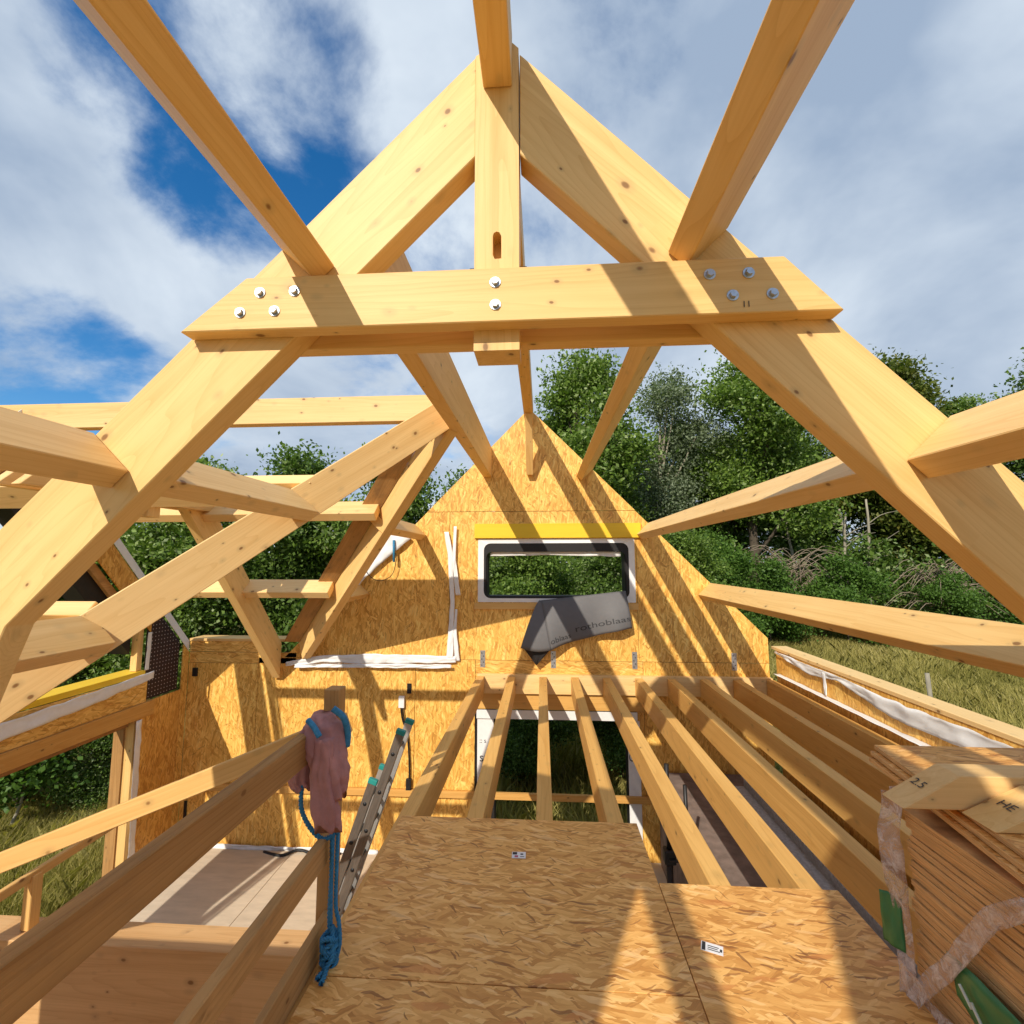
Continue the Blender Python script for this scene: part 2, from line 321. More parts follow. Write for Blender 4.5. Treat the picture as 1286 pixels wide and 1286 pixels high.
def sheet(name, pts, X, Z, t, mat, parent=None, bev=.0015):
    """sheet material: as prism, but local XY is the face (so board textures lie flat on it)"""
    c = sum((V(p) for p in pts), V())/len(pts); Xn = V(X).normalized(); Zn = V(Z).normalized(); nrm = Xn.cross(Zn)
    Mw = Matrix((Xn, Zn, nrm)).transposed().to_4x4(); Mw.translation = c+V((0, 0, ZC)); inv = Mw.inverted()
    loc = [inv @ (V(p)+V((0, 0, ZC))) for p in pts]
    bm = bmesh.new(); f = bm.faces.new([bm.verts.new((p.x, p.y, 0)) for p in loc])
    r = bmesh.ops.extrude_face_region(bm, geom=[f]); bmesh.ops.translate(bm, vec=(0, 0, -t), verts=[e for e in r['geom'] if isinstance(e, bmesh.types.BMVert)])
    bmesh.ops.recalc_face_normals(bm, faces=bm.faces); bevel(bm, bev)
    return from_bm(name, bm, mat, Mw, parent)
def xz(pts, y): return [(x, y, z) for x, z in pts]
def yz(pts, x): return [(x, y, z) for y, z in pts]
def wall_sheet(name, pts, y, mat, parent, t=.018): return sheet(name, xz(pts, y), (1, 0, 0), (0, 0, 1), t, mat, parent) if False else sheet(name, xz(pts, y), (1, 0, 0), (0, 0, 1), -t if False else t, mat, parent)
def rect(x0, x1, z0, z1): return [(x0, z0), (x1, z0), (x1, z1), (x0, z1)]
def holed(name, o4, i4, y, mat, parent, t=.018):
    """rectangular sheet (x0,x1,z0,z1) with a rectangular hole, in a y=const wall"""
    x0, x1, z0, z1 = o4; a0, a1, b0, b1 = i4; c = ((x0+x1)/2, y, (z0+z1)/2)
    Mw = Matrix(((1, 0, 0), (0, 0, 1), (0, -1, 0))).transposed().to_4x4(); Mw.translation = V(c)+V((0, 0, ZC))
    xs = [x0-c[0], a0-c[0], a1-c[0], x1-c[0]]; zs = [z0-c[2], b0-c[2], b1-c[2], z1-c[2]]
    bm = bmesh.new(); g = [[bm.verts.new((x, z, 0)) for x in xs] for z in zs]
    fs = [bm.faces.new((g[j][i], g[j][i+1], g[j+1][i+1], g[j+1][i])) for j in range(3) for i in range(3) if not (i == 1 and j == 1)]
    r = bmesh.ops.extrude_face_region(bm, geom=fs); bmesh.ops.translate(bm, vec=(0, 0, -t), verts=[e for e in r['geom'] if isinstance(e, bmesh.types.BMVert)])
    bmesh.ops.recalc_face_normals(bm, faces=bm.faces); return from_bm(name, bm, mat, Mw, parent)
def tube(name, pts, rad, mat, parent=None, sides=7, loc=None, closed_r=None):
    pts = [V(p) for p in pts]; n = len(pts); c = V(loc) if loc is not None else pts[0]
    bm = bmesh.new(); rings = []; ref = V((.31, .17, .93))
    for i, p in enumerate(pts):
        d = (pts[min(i+1, n-1)]-pts[max(i-1, 0)]).normalized(); a = d.cross(ref)
        if a.length < .1: a = d.cross(V((1, 0, 0)))
        a.normalize(); b = d.cross(a); r = rad[i] if isinstance(rad, (list, tuple)) else rad
        rings.append([bm.verts.new(p-c+(a*math.cos(t)+b*math.sin(t))*r) for t in [2*math.pi*k/sides for k in range(sides)]])
    for i in range(n-1):
        for k in range(sides): bm.faces.new((rings[i][k], rings[i][(k+1) % sides], rings[i+1][(k+1) % sides], rings[i+1][k]))
    bm.faces.new(rings[0][::-1]); bm.faces.new(rings[-1]); bmesh.ops.recalc_face_normals(bm, faces=bm.faces)
    return from_bm(name, bm, mat, T(c), parent, True)
def smooth_path(pts, k=6):
    pts = [V(p) for p in pts]; out = []; P = [pts[0]]+pts+[pts[-1]]
    for i in range(1, len(P)-2):
        for j in range(k):
            t = j/k; a, b, c, d = P[i-1], P[i], P[i+1], P[i+2]
            out.append(.5*((2*b)+(c-a)*t+(2*a-5*b+4*c-d)*t*t+(3*b-a-3*c+d)*t**3))
    return out+[pts[-1]]
def surf(name, fn, nu, nv, t, mat, parent=None, smooth=True):
    """thin cloth: fn(u,v)->point, thickness t"""
    P = [[V(fn(i/nu, j/nv)) for i in range(nu+1)] for j in range(nv+1)]; c = P[nv//2][nu//2].copy()
    bm = bmesh.new(); g = [[bm.verts.new(p-c) for p in row] for row in P]
    fs = [bm.faces.new((g[j][i], g[j][i+1], g[j+1][i+1], g[j+1][i])) for j in range(nv) for i in range(nu)]
    bm.normal_update(); r = bmesh.ops.solidify(bm, geom=fs, thickness=t)
    return from_bm(name, bm, mat, T(c), parent, smooth)
def ribbon(name, path, width, across, nrm, mat, parent=None, crump=.012, seed=0, t=.0015, n=36, m=6, curl=.0):
    """crumpled strip along a path; width may be a list along the path"""
    path = [V(p) for p in path]; L = [0]
    for a, b in zip(path, path[1:]): L.append(L[-1]+(b-a).length)
    ac, nr = V(across).normalized(), V(nrm).normalized(); ws = width if isinstance(width, (list, tuple)) else [width]*len(path)
    def fn(u, v):
        s = u*L[-1]; i = max(k for k in range(len(path)-1) if L[k] <= s+1e-9); f = (s-L[i])/(L[i+1]-L[i]); p = path[i].lerp(path[i+1], f); w = ws[i]*(1-f)+ws[i+1]*f
        q = mnoise.noise(V((s*5+seed*9.1, v*2.2, seed))); q2 = mnoise.noise(V((s*14+seed*3.7, v*5, seed+4)))
        e = mnoise.noise(V((s*6+seed*2.3, v*1.5, 9+seed)))*.10*w
        return p + ac*((v-.5)*w+e) + nr*(crump*(1.1+q+.5*q2)+curl*(2*v-1)**2)
    return surf(name, fn, n, m, t, mat, parent)
def text_mesh(body, size):
    cu = bpy.data.curves.new('lettering', 'FONT'); cu.body = body; cu.size = size; o = bpy.data.objects.new('lettering', cu); COL.objects.link(o)
    bpy.context.view_layer.update(); me = bpy.data.meshes.new_from_object(o.evaluated_get(bpy.context.evaluated_depsgraph_get()))
    vs = [v.co.copy() for v in me.vertices]; fs = [tuple(p.vertices) for p in me.polygons]
    bpy.data.objects.remove(o); bpy.data.curves.remove(cu); bpy.data.meshes.remove(me); return vs, fs
def lettering(name, body, size, fn, mat, parent):
    """flat print laid onto a surface: fn(x,y)->world point"""
    vs, fs = text_mesh(body, size); P = [V(fn(v.x, v.y)) for v in vs]; c = P[0].copy()
    me = bpy.data.meshes.new(name); me.from_pydata([p-c for p in P], [], fs); me.materials.append(mat)
    o = bpy.data.objects.new(name, me); COL.objects.link(o); place(o, T(c), parent); return o
def copy_tree(o, loc, rot=0.0, sc=1.0, label=None):
    c = o.copy(); COL.objects.link(c); Mw = T(loc) @ Matrix.Rotation(rot, 4, 'Z') @ Matrix.Scale(sc, 4); place(c, Mw, None)
    if label: c['label'] = label
    for ch in list(o.children):
        d = ch.copy(); COL.objects.link(d); d.parent = c; d.matrix_parent_inverse = Matrix.Identity(4); d.matrix_local = ch.matrix_local.copy(); WM[d.name] = Mw
    return c

# ------------------------------------------------------------------ numbers of the frame (eye-relative metres)
XR, ZR, K = -.174, 2.29, 1.025                 # main ridge and roof pitch
YG = 6.83; YT = 1.733; YR = 1.808; YR2 = 1.923 # gable face, truss faces
SL = V((.698, 0, -.716)); NL = V((.716, 0, .698))   # right slope: down-slope, outward
def mir(v): return V((-v[0], v[1], v[2]))
roof = lambda x: ZR-K*abs(x-XR)

# ------------------------------------------------------------------ ground, field, floors
def hgt(x, y):
    h = -4.35+.11*max(0, y-8)+.012*max(0, abs(x)-12); h += .05*math.sin(x*.31+1)*math.cos(y*.27)
    return min(h, -4.35+2.6)
def ground():
    bm = bmesh.new(); xs = [-400, -200, -100, -60]+[-40+2*i for i in range(41)]+[60, 100, 200, 400]; ys = [-300, -100, -40]+[-20+2*i for i in range(41)]+[80, 120, 200, 400]
    g = [[bm.verts.new((x, y, hgt(x, y)+ZC)) for x in xs] for y in ys]
    for j in range(len(ys)-1):
        for i in range(len(xs)-1): bm.faces.new((g[j][i], g[j][i+1], g[j+1][i+1], g[j+1][i]))
    return tag(from_bm('ground', bm, M['ground'], Matrix.Identity(4), None, True), kind='structure')
ground()
tag(block('floor', (-5.4, -3, -4.25), (3.3, 7.1, -4.05), M['concrete']), kind='structure')

FL = bpy.data.objects['floor']
for (a, b, c, d) in ((-5.2, -4.78, 3.25, 6.74), (-4.745, -3.5, 3.25, 5.3), (-4.745, -3.5, 5.306, 6.74), (-3.494, -2.25, 3.25, 4.6), (-3.494, -2.25, 4.606, 6.74), (-2.244, -1.0, 3.25, 5.6), (-2.244, -1.0, 5.606, 6.74)):
    block('floor_sheet', (a, c, -4.05+.001), (b, d, -4.034), M['clt_floor'], FL, .002)
# ------------------------------------------------------------------ gable wall
gw = thing('gable_wall', 'tall pointed gable wall of yellow boards with a letterbox window and a doorway below', 'wall', (-1, YG, -4.05))
gz = .72; top = lambda z: (2.28-z)/1.02        # half width of the gable at height z
g4 = .003
wall = lambda pts, m='osb_wall', n='osb_panel', y=YG, t=.02: sheet(n, xz(pts, y), (1, 0, 0), (0, 0, 1), t, M[m], gw)
XL = -5.27
wall([(XR-top(gz), gz+g4), (XR+top(gz), gz+g4), (XR, 2.28)])
# band with the window, three sheets
zl = -1.42
wall([(XR-top(zl)-.0, zl+g4), (-1.36, zl+g4), (-1.36, gz-g4), (XR-top(gz), gz-g4)])
holed('osb_panel', (-1.354, 1.350, zl+g4, gz-g4), (-.90, 1.29, -.585, .28), YG, M['osb_wall'], gw, .02)
xr_e = 3.12; ze = 2.28-1.02*(xr_e-XR)
wall([(1.356, zl+g4), (xr_e, zl+g4), (xr_e, ze), (1.356, 2.28-1.02*(1.356-XR)-g4)])
# below: left wall sheets
z2 = -3.2
for a, b in ((XL, -4.196), (-4.19, -3.0), (-2.994, -1.84), (-1.834, -.97)):
    wall(rect(a, b, z2+g4, -1.51 if b < -3.5 else zl-g4))
wall(rect(XL, -4.0, -1.345, -1.19), 'osb_band'); wall(rect(XL, -3.62, -1.505, -1.350), 'osb_band')
wall(rect(-2.99, -.97, -1.6, zl-g4) if False else rect(-3.0, -2.999, -3, -2.99), 'osb_band') if False else None
wall(rect(-.964, 1.40, -2.09, zl-g4), 'osb_band'); wall(rect(1.406, xr_e, z2+g4, zl-g4))
wall(rect(1.30, 1.40, z2+g4, -2.096), 'osb_dark')
for a, b in ((XL, -3.0), (-2.994, -.97), (1.26, xr_e)): wall(rect(a, b, -4.05, z2-g4), 'osb_wall')
for a, b in ((XL, -3.65),): block('wall_plate', (a, YG-.02, -1.188), (b, YG+.28, -1.15), M['pale'], gw)
wall(rect(-.95, 1.36, -2.085, -1.87), 'joist', 'door_lintel', YG-.03, .03)
# wall core behind the boards (timber studs hidden by them), leaving the openings free
for lo, hi in (((XL, -4.05), (-.97, -1.5)), ((-.97, -2.09), (1.3, -1.5)), ((1.3, -4.05), (xr_e, -1.5)), ((-2.9, -1.5), (-.95, -.7)), ((1.33, -1.5), (2.5, -.8)), ((-.95, -1.5), (1.33, -.66)), ((-.7, .66), (.4, 1.3)), ((-1.35, -.7), (-.95, .2)), ((1.33, -.8), (1.8, -.2))):
    block('wall_core', (lo[0]+.01, YG+.025, lo[1]), (hi[0]-.01, YG+.27, hi[1]), M['dark_cloth'], gw, 0)
# letterbox window: yellow board, white tape frame, black lining with rounded corners, sill board
block('lintel_board', (-.985, YG-.045, .325), (1.42, YG-.001, .535), M['lintel'], gw)
def rounded(x0, x1, z0, z1, r, n=5):
    pts = []
    for cx_, cz_, a0 in ((x1-r, z1-r, 0), (x0+r, z1-r, 90), (x0+r, z0+r, 180), (x1-r, z0+r, 270)):
        for i in range(n+1): a = math.radians(a0+90*i/n); pts.append((cx_+r*math.cos(a), cz_+r*math.sin(a)))
    return pts
def ring(name, outer, inner, y, t, mat, parent, wob=0.0):
    """frame between two loops with the same number of points, in a y=const plane"""
    n = len(outer); c = V((outer[0][0], y, outer[0][1])); bm = bmesh.new(); w = lambda i: wob*mnoise.noise(V((i*.7, 1.3, 2)))
    A = [bm.verts.new((p[0]-c.x, 0, p[1]-c.z)) for p in outer]; B = [bm.verts.new((p[0]-c.x, -abs(w(i)), p[1]-c.z)) for i, p in enumerate(inner)]
    A2 = [bm.verts.new((p[0]-c.x, t, p[1]-c.z)) for p in outer]; B2 = [bm.verts.new((p[0]-c.x, t, p[1]-c.z)) for p in inner]
    for i in range(n):
        j = (i+1) % n; bm.faces.new((A[i], A[j], B[j], B[i])); bm.faces.new((B[i], B[j], B2[j], B2[i])); bm.faces.new((A2[i], B2[i], B2[j], A2[j])); bm.faces.new((A[i], A2[i], A2[j], A[j]))
    bmesh.ops.recalc_face_normals(bm, faces=bm.faces); return from_bm(name, bm, mat, T(c), parent)
rin = rounded(-.85, 1.245, -.545, .25, .10); 
def rect_like(x0, x1, z0, z1, n=6):
    out = []
    for cx_, cz_ in ((x1, z1), (x0, z1), (x0, z0), (x1, z0)): out += [(cx_, cz_)]*n
    return out
ro = [(x, z) for x, z in rounded(-.935, 1.33, -.60, .315, .012)]
ring('sealing_tape', ro, rin, YG-.006, .005, M['white'], gw, .012)
ring('window_lining', rounded(-.86, 1.255, -.555, .26, .10), rounded(-.815, 1.205, -.53, .125, .08), YG+.0, .02, M['dark_cloth'], gw)
# reveal through the wall thickness
block('reveal_board', (-.93, YG+.025, .14), (1.32, YG+.30, .27), M['dark_cloth'], gw, 0); block('reveal_board', (-.93, YG+.025, -.58), (1.32, YG+.30, -.515), M['dark_cloth'], gw, 0)
block('reveal_board', (-.945, YG+.025, -.6), (-.80, YG+.30, .3), M['dark_cloth'], gw, 0); block('reveal_board', (1.19, YG+.025, -.6), (1.335, YG+.30, .3), M['dark_cloth'], gw, 0)
ribbon('tape_strip', [(-.76, YG+.06, .10), (.1, YG+.06, .115), (1.14, YG+.06, .09)], .075, (0, 0, 1), (0, -1, 0), M['white'], gw, .01, 3)
block('window_sill', (-.985, YG-.028, -.70), (1.36, YG-.001, -.612), M['glulam'], gw)
# doorway with printed tape round it and a cross rail
block('sealing_tape', (-.94, YG-.034, -2.215), (1.30, YG-.031, -2.095), M['white'], gw, 0)
lt = block('sealing_tape', (-.93, YG-.012, -3.18), (-.70, YG-.009, -2.22), M['white'], gw, 0); rtp = block('sealing_tape', (1.165, YG-.012, -3.9), (1.33, YG-.009, -2.22), M['white'], gw, 0)
block('reveal_board', (-.97, YG+.02, -4.05), (-.69, YG+.3, -2.1), M['dark_cloth'], gw, 0); block('reveal_board', (1.18, YG+.02, -4.05), (1.30, YG+.3, -2.1), M['dark_cloth'], gw, 0)
block('cross_rail', (-5.1, YG-.05, -3.285), (3.0, YG-.003, -3.2), M['joist'], gw)
lettering('print', 'sm', .17, lambda x, y: (-.90+x, YG-.0145, -2.80+y), M['greyink'], lt)
lettering('print', ':: s', .09, lambda x, y: (-.90+x, YG-.0145, -2.55+y), M['greyink'], lt)
lettering('print', 'OT', .16, lambda x, y: (1.172+x*.62, YG-.0145, -2.75+y), M['greyink'], rtp)
# crumpled white membrane strips left hanging
ribbon('membrane_strip', [(-1.40, YG-.03, .42), (-1.34, YG-.03, .1), (-1.30, YG-.03, -.6), (-1.33, YG-.03, -1.40)], [.07, .08, .06, .10], (1, 0, 0), (0, -1, 0), M['white'], gw, .016, 5, n=60)
ribbon('membrane_strip', [(-1.27, YG-.04, .50), (-1.28, YG-.04, 0), (-1.22, YG-.04, -.5)], [.045, .05, .07], (1, 0, 0), (0, -1, 0), M['white'], gw, .014, 8)
ribbon('membrane_strip', [(-1.24, YG-.035, -.7), (-1.26, YG-.04, -1.0), (-1.22, YG-.03, -1.43)], [.03, .05, .07], (1, 0, 0), (0, -1, 0), M['white'], gw, .012, 58)
ribbon('membrane_strip', [(-3.75, YG-.03, -1.50), (-3.2, YG-.03, -1.42), (-2.4, YG-.03, -1.41), (-1.24, YG-.03, -1.41)], [.06, .10, .14, .09], (0, 0, 1), (0, -1, 0), M['white'], gw, .02, 2, n=90)
ribbon('membrane_strip', [(-3.6, YG-.05, -1.52), (-2.5, YG-.05, -1.50), (-1.3, YG-.05, -1.50)], .055, (0, 0, 1), (0, -1, 0), M['white'], gw, .03, 12, n=70)
ribbon('membrane_strip', [(-2.86, YG-.04, -.36), (-2.46, YG-.04, .0), (-2.02, YG-.04, .42)], [.22, .19, .26], (-.72, 0, .69), (0, -1, 0), M['white'], gw, .03, 6)
ribbon('membrane_strip', [(-4.75, YG-.03, -4.02), (-3.9, YG-.03, -4.03), (-2.3, YG-.03, -4.02)], .07, (0, 0, 1), (0, -1, 0), M['white'], gw, .02, 14, n=50)
for x in (-.86, .15, 1.29, 2.65):
    st = block('restraint_strap', (x-.035, YG-.006, -1.52), (x+.035, YG-.001, -1.285), M['steel'], gw, .001)
    for k in range(5):
        bm = bmesh.new(); bmesh.ops.create_cone(bm, cap_ends=True, segments=8, radius1=.009, radius2=.007, depth=.006)
        from_bm('nail_head', bm, M['steel_dark'], frame((x+(.012 if k % 2 else -.012), YG-.008, -1.49+k*.042), (1, 0, 0), (0, -1, 0)), st)
block('bracket', (-5.19, YG-.03, -1.70), (-5.12, YG-.002, -1.58), M['black'], gw); block('bracket', (-5.19, YG-.02, -3.75), (-5.15, YG-.002, -3.45), M['black'], gw)

for xa, xb in ((XR, 3.08), (XR-1.9, XR)):
    zt = lambda x: 2.27-1.02*abs(x-XR)
    sheet('verge_rafter', xz([(xa, zt(xa)-.26), (xb, zt(xb)-.26), (xb, zt(xb)), (xa, zt(xa))], YG+.022), (1, 0, 0), (0, 0, 1), .2, M['joist'], gw)

# ------------------------------------------------------------------ wing end wall (left)
ew = thing('end_wall', 'left end wall with sloping board rim, dark dotted panel and two big openings', 'wall', (XL, 4.05, -4.05))
ZW, YW, KW = 1.60, 4.33, 1.13; wr = lambda y: ZW-KW*abs(y-YW)
ewp = lambda n, pts, m, x=XL, t=.02: sheet(n, yz(pts, x), (0, 1, 0), (0, 0, 1), t, M[m], ew)
def strip(n, d0, d1, ya, yb, m, x=XL, t=.02): ewp(n, [(ya, wr(ya)-d0), (ya, wr(ya)-d1), (yb, wr(yb)-d1), (yb, wr(yb)-d0)], m, x, t)
for a, b in ((YW+.002, 6.80), (1.28, YW-.002)):
    strip('membrane_strip', .0, .145, a, b, 'white', XL+.012, .006); strip('osb_panel', .15, .55, a, b if b < 5 else 6.1, 'osb_dark', XL, .02)
    strip('rim_board', .555, .70, a, b if b < 5 else 6.02, 'rail', XL-.06, .05); strip('soffit_board', .60, 1.02, a, b if b < 5 else 5.92, 'dark_cloth', XL-.12, .25)  # soffit coloured black for the shade under the sloping top
block('stud', (XL-.14, 5.96, -1.44), (XL-.05, 6.04, -.62), M['glulam'], ew, .002, 2)
ribbon('membrane_strip', [(XL+.012, 6.05, -1.44), (XL+.012, 6.06, -.95)], .06, (0, 1, 0), (1, 0, 0), M['white'], ew, .008, 4)
ewp('dotted_panel', [(6.115, -1.855), (6.70, -1.855), (6.70, wr(6.70)-.10), (6.115, wr(6.115)-.10)], 'perf', XL-.06, .02)
ewp('osb_panel', [(6.705, -4.05), (6.825, -4.05), (6.825, wr(6.825)-.14), (6.705, wr(6.705)-.14)], 'osb_wall')
ewp('osb_panel', [(6.03, -4.05), (6.70, -4.05), (6.70, -1.86), (6.03, -1.86)], 'osb_dark')
block('lintel_beam', (XL-.15, 1.3, -2.05), (XL+.025, 6.22, -1.862), M['joist'], ew, .004, 1)
ewp('osb_panel', [(1.3, -1.857), (6.10, -1.857), (6.10, -1.52), (1.3, -1.52)], 'osb_band')
block('sill_board', (XL-.30, 1.3, -1.515), (XL-.02, 6.08, -1.445), M['lintel'], ew, .003, 1)
ribbon('membrane_strip', [(XL+.02, 6.16, -1.52), (XL+.02, 5.2, -1.60), (XL+.02, 4.2, -1.66), (XL+.02, 2.5, -1.70)], [.10, .15, .17, .17], (0, 0, 1), (1, 0, 0), M['white'], ew, .012, 21, n=80)
block('reveal_board', (XL-.26, 5.93, -4.05), (XL-.12, 6.02, -2.06), M['rail'], ew, 0, 2); block('reveal_board', (XL-.12, 5.95, -4.05), (XL-.005, 6.025, -2.06), M['glulam'], ew, 0, 2)
block('reveal_board', (XL-.26, 1.3, -2.12), (XL-.06, 5.92, -2.06), M['rail'], ew, 0, 1)
ribbon('membrane_strip', [(XL+.012, 5.99, -2.06), (XL+.012, 6.0, -3.0), (XL+.012, 6.04, -4.0)], .09, (0, 1, 0), (1, 0, 0), M['white'], ew, .012, 31, n=50)

# ------------------------------------------------------------------ right eaves wall
rw = thing('eaves_wall', 'low right eaves wall topped by a pale plank and loose white membrane', 'wall', (3.2, 3.4, -4.05))
sheet('osb_panel', yz([(.5, -4.05), (6.8, -4.05), (6.8, -1.24), (.5, -1.24)], 3.20), (0, -1, 0), (0, 0, 1), .02, M['osb_wall'], rw)
block('wall_plate', (3.19, .4, -1.236), (3.40, 6.9, -1.195), M['pale'], rw, .004, 1)
block('wall_core', (3.225, .5, -4.05), (3.40, 6.8, -1.24), M['dark_cloth'], rw, 0)
ribbon('membrane_strip', [(3.185, 6.75, -1.25), (3.18, 5.9, -1.30), (3.185, 5.4, -1.27), (3.18, 4.6, -1.35), (3.18, 3.4, -1.33), (3.18, 1.5, -1.33)], [.03, .11, .05, .16, .15, .16], (0, 0, 1), (-1, 0, 0), M['white'], rw, .02, 17, n=110)
ribbon('membrane_strip', [(3.15, 6.7, -1.535), (3.15, 5.2, -1.535), (3.15, 3.8, -1.54), (3.15, 2, -1.54)], .085, (1, 0, 0), (0, 0, 1), M['white'], rw, .008, 18, n=70)
ribbon('membrane_strip', [(3.17, 5.62, -1.26), (3.165, 5.60, -1.50)], .05, (0, 1, 0), (-1, 0, 0), M['white'], rw, .015, 19, n=14)

# ------------------------------------------------------------------ main truss
mt = thing('main_truss', 'big front bolted A-shaped timber truss with a king post and double collar', 'truss', (XR, 1.87, .85))
rv = .475
def rafter(sgn):
    X = lambda d: XR+sgn*d
    zt = lambda d: ZR-1.031*d
    pts = [(X(.095), zt(.095)), (X(2.02 if sgn < 0 else 3.3), zt(2.02 if sgn < 0 else 3.3))]
    if sgn < 0: pts = [(X(.095), zt(.095)), (X(2.60), zt(2.60)), (X(2.60), -.78), (X(2.20), -.78), (X(2.075), -.42), (X(2.02), zt(2.02)-rv), (X(.095), zt(.095)-rv)]
    else: pts = [(X(.095), zt(.095)), (X(3.25), zt(3.25)), (X(3.25), zt(3.25)-rv), (X(.095), zt(.095)-rv)]
    return prism('rafter', xz(pts, YR), (sgn*.696, 0, -.718), (sgn*.718, 0, .696), .115*sgn, M['glulam'], mt, .004)
for sg in (-1, 1): rafter(sg)
# king post with a mortise slot: front skin with a rounded pocket, then the solid post behind
def king_post():
    x0, x1, zb = -.271, -.084, .849; c = V((XR, 1.87, 1.5)); bm = bmesh.new()
    d = .07
    def vt(x, y, z): return bm.verts.new((z-c.z, y-c.y, -(x-c.x)))    # local X runs up the post
    tops = {x0: ZR-1.031*(XR-x0), x1: ZR-1.031*(x1-XR)}
    outer = [(x1, zb), (x1, tops[x1]+.02), (XR+.03, ZR-.01), (x0, tops[x0]), (x0, zb)]
    sl = [(-.158, 1.245), (-.158, 1.345), (-.166, 1.362), (-.178, 1.366), (-.190, 1.360), (-.194, 1.345), (-.194, 1.262), (-.186, 1.244)]
    F = lambda y, pts: [vt(x, y, z) for x, z in pts]
    a = F(YR-.002, outer); s = F(YR-.002, sl); s2 = F(YR+d, sl); bk = F(YR+.146, outer)
    edges = []
    for loop in (a, s):
        for i in range(len(loop)): edges.append(bm.edges.new((loop[i], loop[(i+1) % len(loop)])))
    bmesh.ops.triangle_fill(bm, use_beauty=True, edges=edges)
    for i in range(len(s)): bm.faces.new((s[i], s[(i+1) % len(s)], s2[(i+1) % len(s)], s2[i]))
    bm.faces.new(s2); n = len(a)
    for i in range(n): bm.faces.new((a[i], a[(i+1) % n], bk[(i+1) % n], bk[i]))
    bm.faces.new(bk); bmesh.ops.recalc_face_normals(bm, faces=bm.faces)
    return from_bm('king_post', bm, M['glulam'], frame(c, (0, 0, 1), (-1, 0, 0)), mt)
king_post()
def collar(y0, y1, dx=0.0, zt=1.157, zb=.933):
    pts = [(-1.475-dx, zb), (1.14+dx, zb), (.935, zt), (-1.205, zt)]
    return prism('collar', xz(pts, y0), (1, 0, 0), (0, 0, 1), y1-y0, M['glulam'], mt, .004)
collar(YT, YR-.001); collar(YR2+.001, YR2+.075)
def hexbolt(x, z, y, parent, ang):
    bm = bmesh.new(); bmesh.ops.create_cone(bm, cap_ends=True, segments=24, radius1=.0225, radius2=.0225, depth=.004); bevel(bm, .0008)
    w = from_bm('washer', bm, M['steel'], frame((x, y-.002, z), (1, 0, 0), (0, -1, 0)), parent)
    bm = bmesh.new(); bmesh.ops.create_cone(bm, cap_ends=True, segments=6, radius1=.0155, radius2=.0135, depth=.013)
    h = from_bm('bolt_head', bm, M['steel'], frame((x, y-.0105, z), (math.cos(ang), 0, math.sin(ang)), (0, -1, 0)), parent)
    return h
for i, (x, z) in enumerate([(-1.22, 1.006), (-1.14, 1.089), (-1.075, 1.008), (-.995, 1.09), (-.176, 1.094), (-.175, 1.001), (.652, 1.092), (.797, 1.092), (.734, 1.004), (.881, 1.005)]):
    w = hexbolt(x, z, YT, mt, i*.7)
for x in (-.285, -.07):
    bm = bmesh.new(); bmesh.ops.create_cone(bm, cap_ends=True, segments=8, radius1=.009, radius2=.009, depth=.03)
    from_bm('peg', bm, M['steel_dark'], frame((x, 1.88, 1.245), (0, 1, 0), (1, 0, 0)), mt)
lettering('pencil_mark', '11', .035, lambda x, y: (.765+x, YT-.003, .955+y), M['ink'], mt)

# ------------------------------------------------------------------ ridge and purlins of the main roof
tag(beam('ridge_beam', (XR, -4.5, 2.155), (XR, YR-.003, 2.155), .125, .25, M['glulam']), 'ridge beam overhead coming from the camera into the top of the king post', 'beam', 'ridge beams')
tag(beam('ridge_beam', (XR, YR+.147, 2.155), (XR, YG-.003, 2.155), .125, .25, M['glulam']), 'ridge beam running from the king post to the gable peak', 'beam', 'ridge beams')
def purlin(C_, y0, y1, left, label, mat='glulam', w=.103, h=.239):
    c = V((C_[0], 0, C_[1]))-SL*w/2-NL*h/2; n = NL.copy()
    if left: c = V((2*XR-c.x, 0, c.z)); n = mir(n)
    return tag(beam('purlin', (c.x, y0, c.z), (c.x, y1, c.z), w, h, M[mat], None, n), label, 'purlin', 'roof purlins')
UC = (.76, 1.333); 
def low(D): d = V((D[0], 0, D[1]))+SL*.103; return (d.x, d.z)
MC = low((1.534, .539)); LC = low((2.370, -.318))
purlin(UC, -4.5, YR-.004, False, 'upper purlin sweeping overhead at right and meeting the truss above the collar bolts')
purlin(UC, -4.5, YR-.004, True, 'upper purlin sweeping overhead at left and meeting the truss above the collar bolts')
purlin(UC, YR2+.004, YG-.003, False, 'slender purlin from the front truss to the right slope of the gable near its peak')
purlin(MC, -4.5, YR-.004, False, 'pale thick purlin end at the right edge butting on the right rafter', 'pale')
purlin(MC, -4.5, YR-.004, True, 'brown purlin at the left edge butting on the left rafter', 'pale')
purlin(MC, YR2+.004, YG-.003, False, 'middle purlin from the right rafter to the gable beside the yellow board', 'pale')
purlin(LC, -4.5, YG-.003, False, 'lowest purlin at right running past the meadow to the gable')
purlin(MC, YR2+.004, 3.47, True, 'short purlin from the left rafter to the broad diagonal valley rafter', 'pale')
purlin(LC, YR2+.004, 2.70, True, 'lowest left purlin butting on the broad valley rafter', 'pale')
purlin(MC, 5.12, YG-.003, True, 'short stub purlin from the far valley rafter to the gable beside the white strip')
purlin(LC, 5.97, YG-.003, True, 'shortest stub purlin low on the gable at the end of the sloping white membrane')
ULX = -.798
tag(beam('purlin', (ULX, YR2+.004, 1.455), (ULX, YG-.003, 1.455), .122, .445, M['glulam']), 'deep upright left purlin from the truss to the gable that carries the wing roof ridge', 'purlin', 'roof purlins')
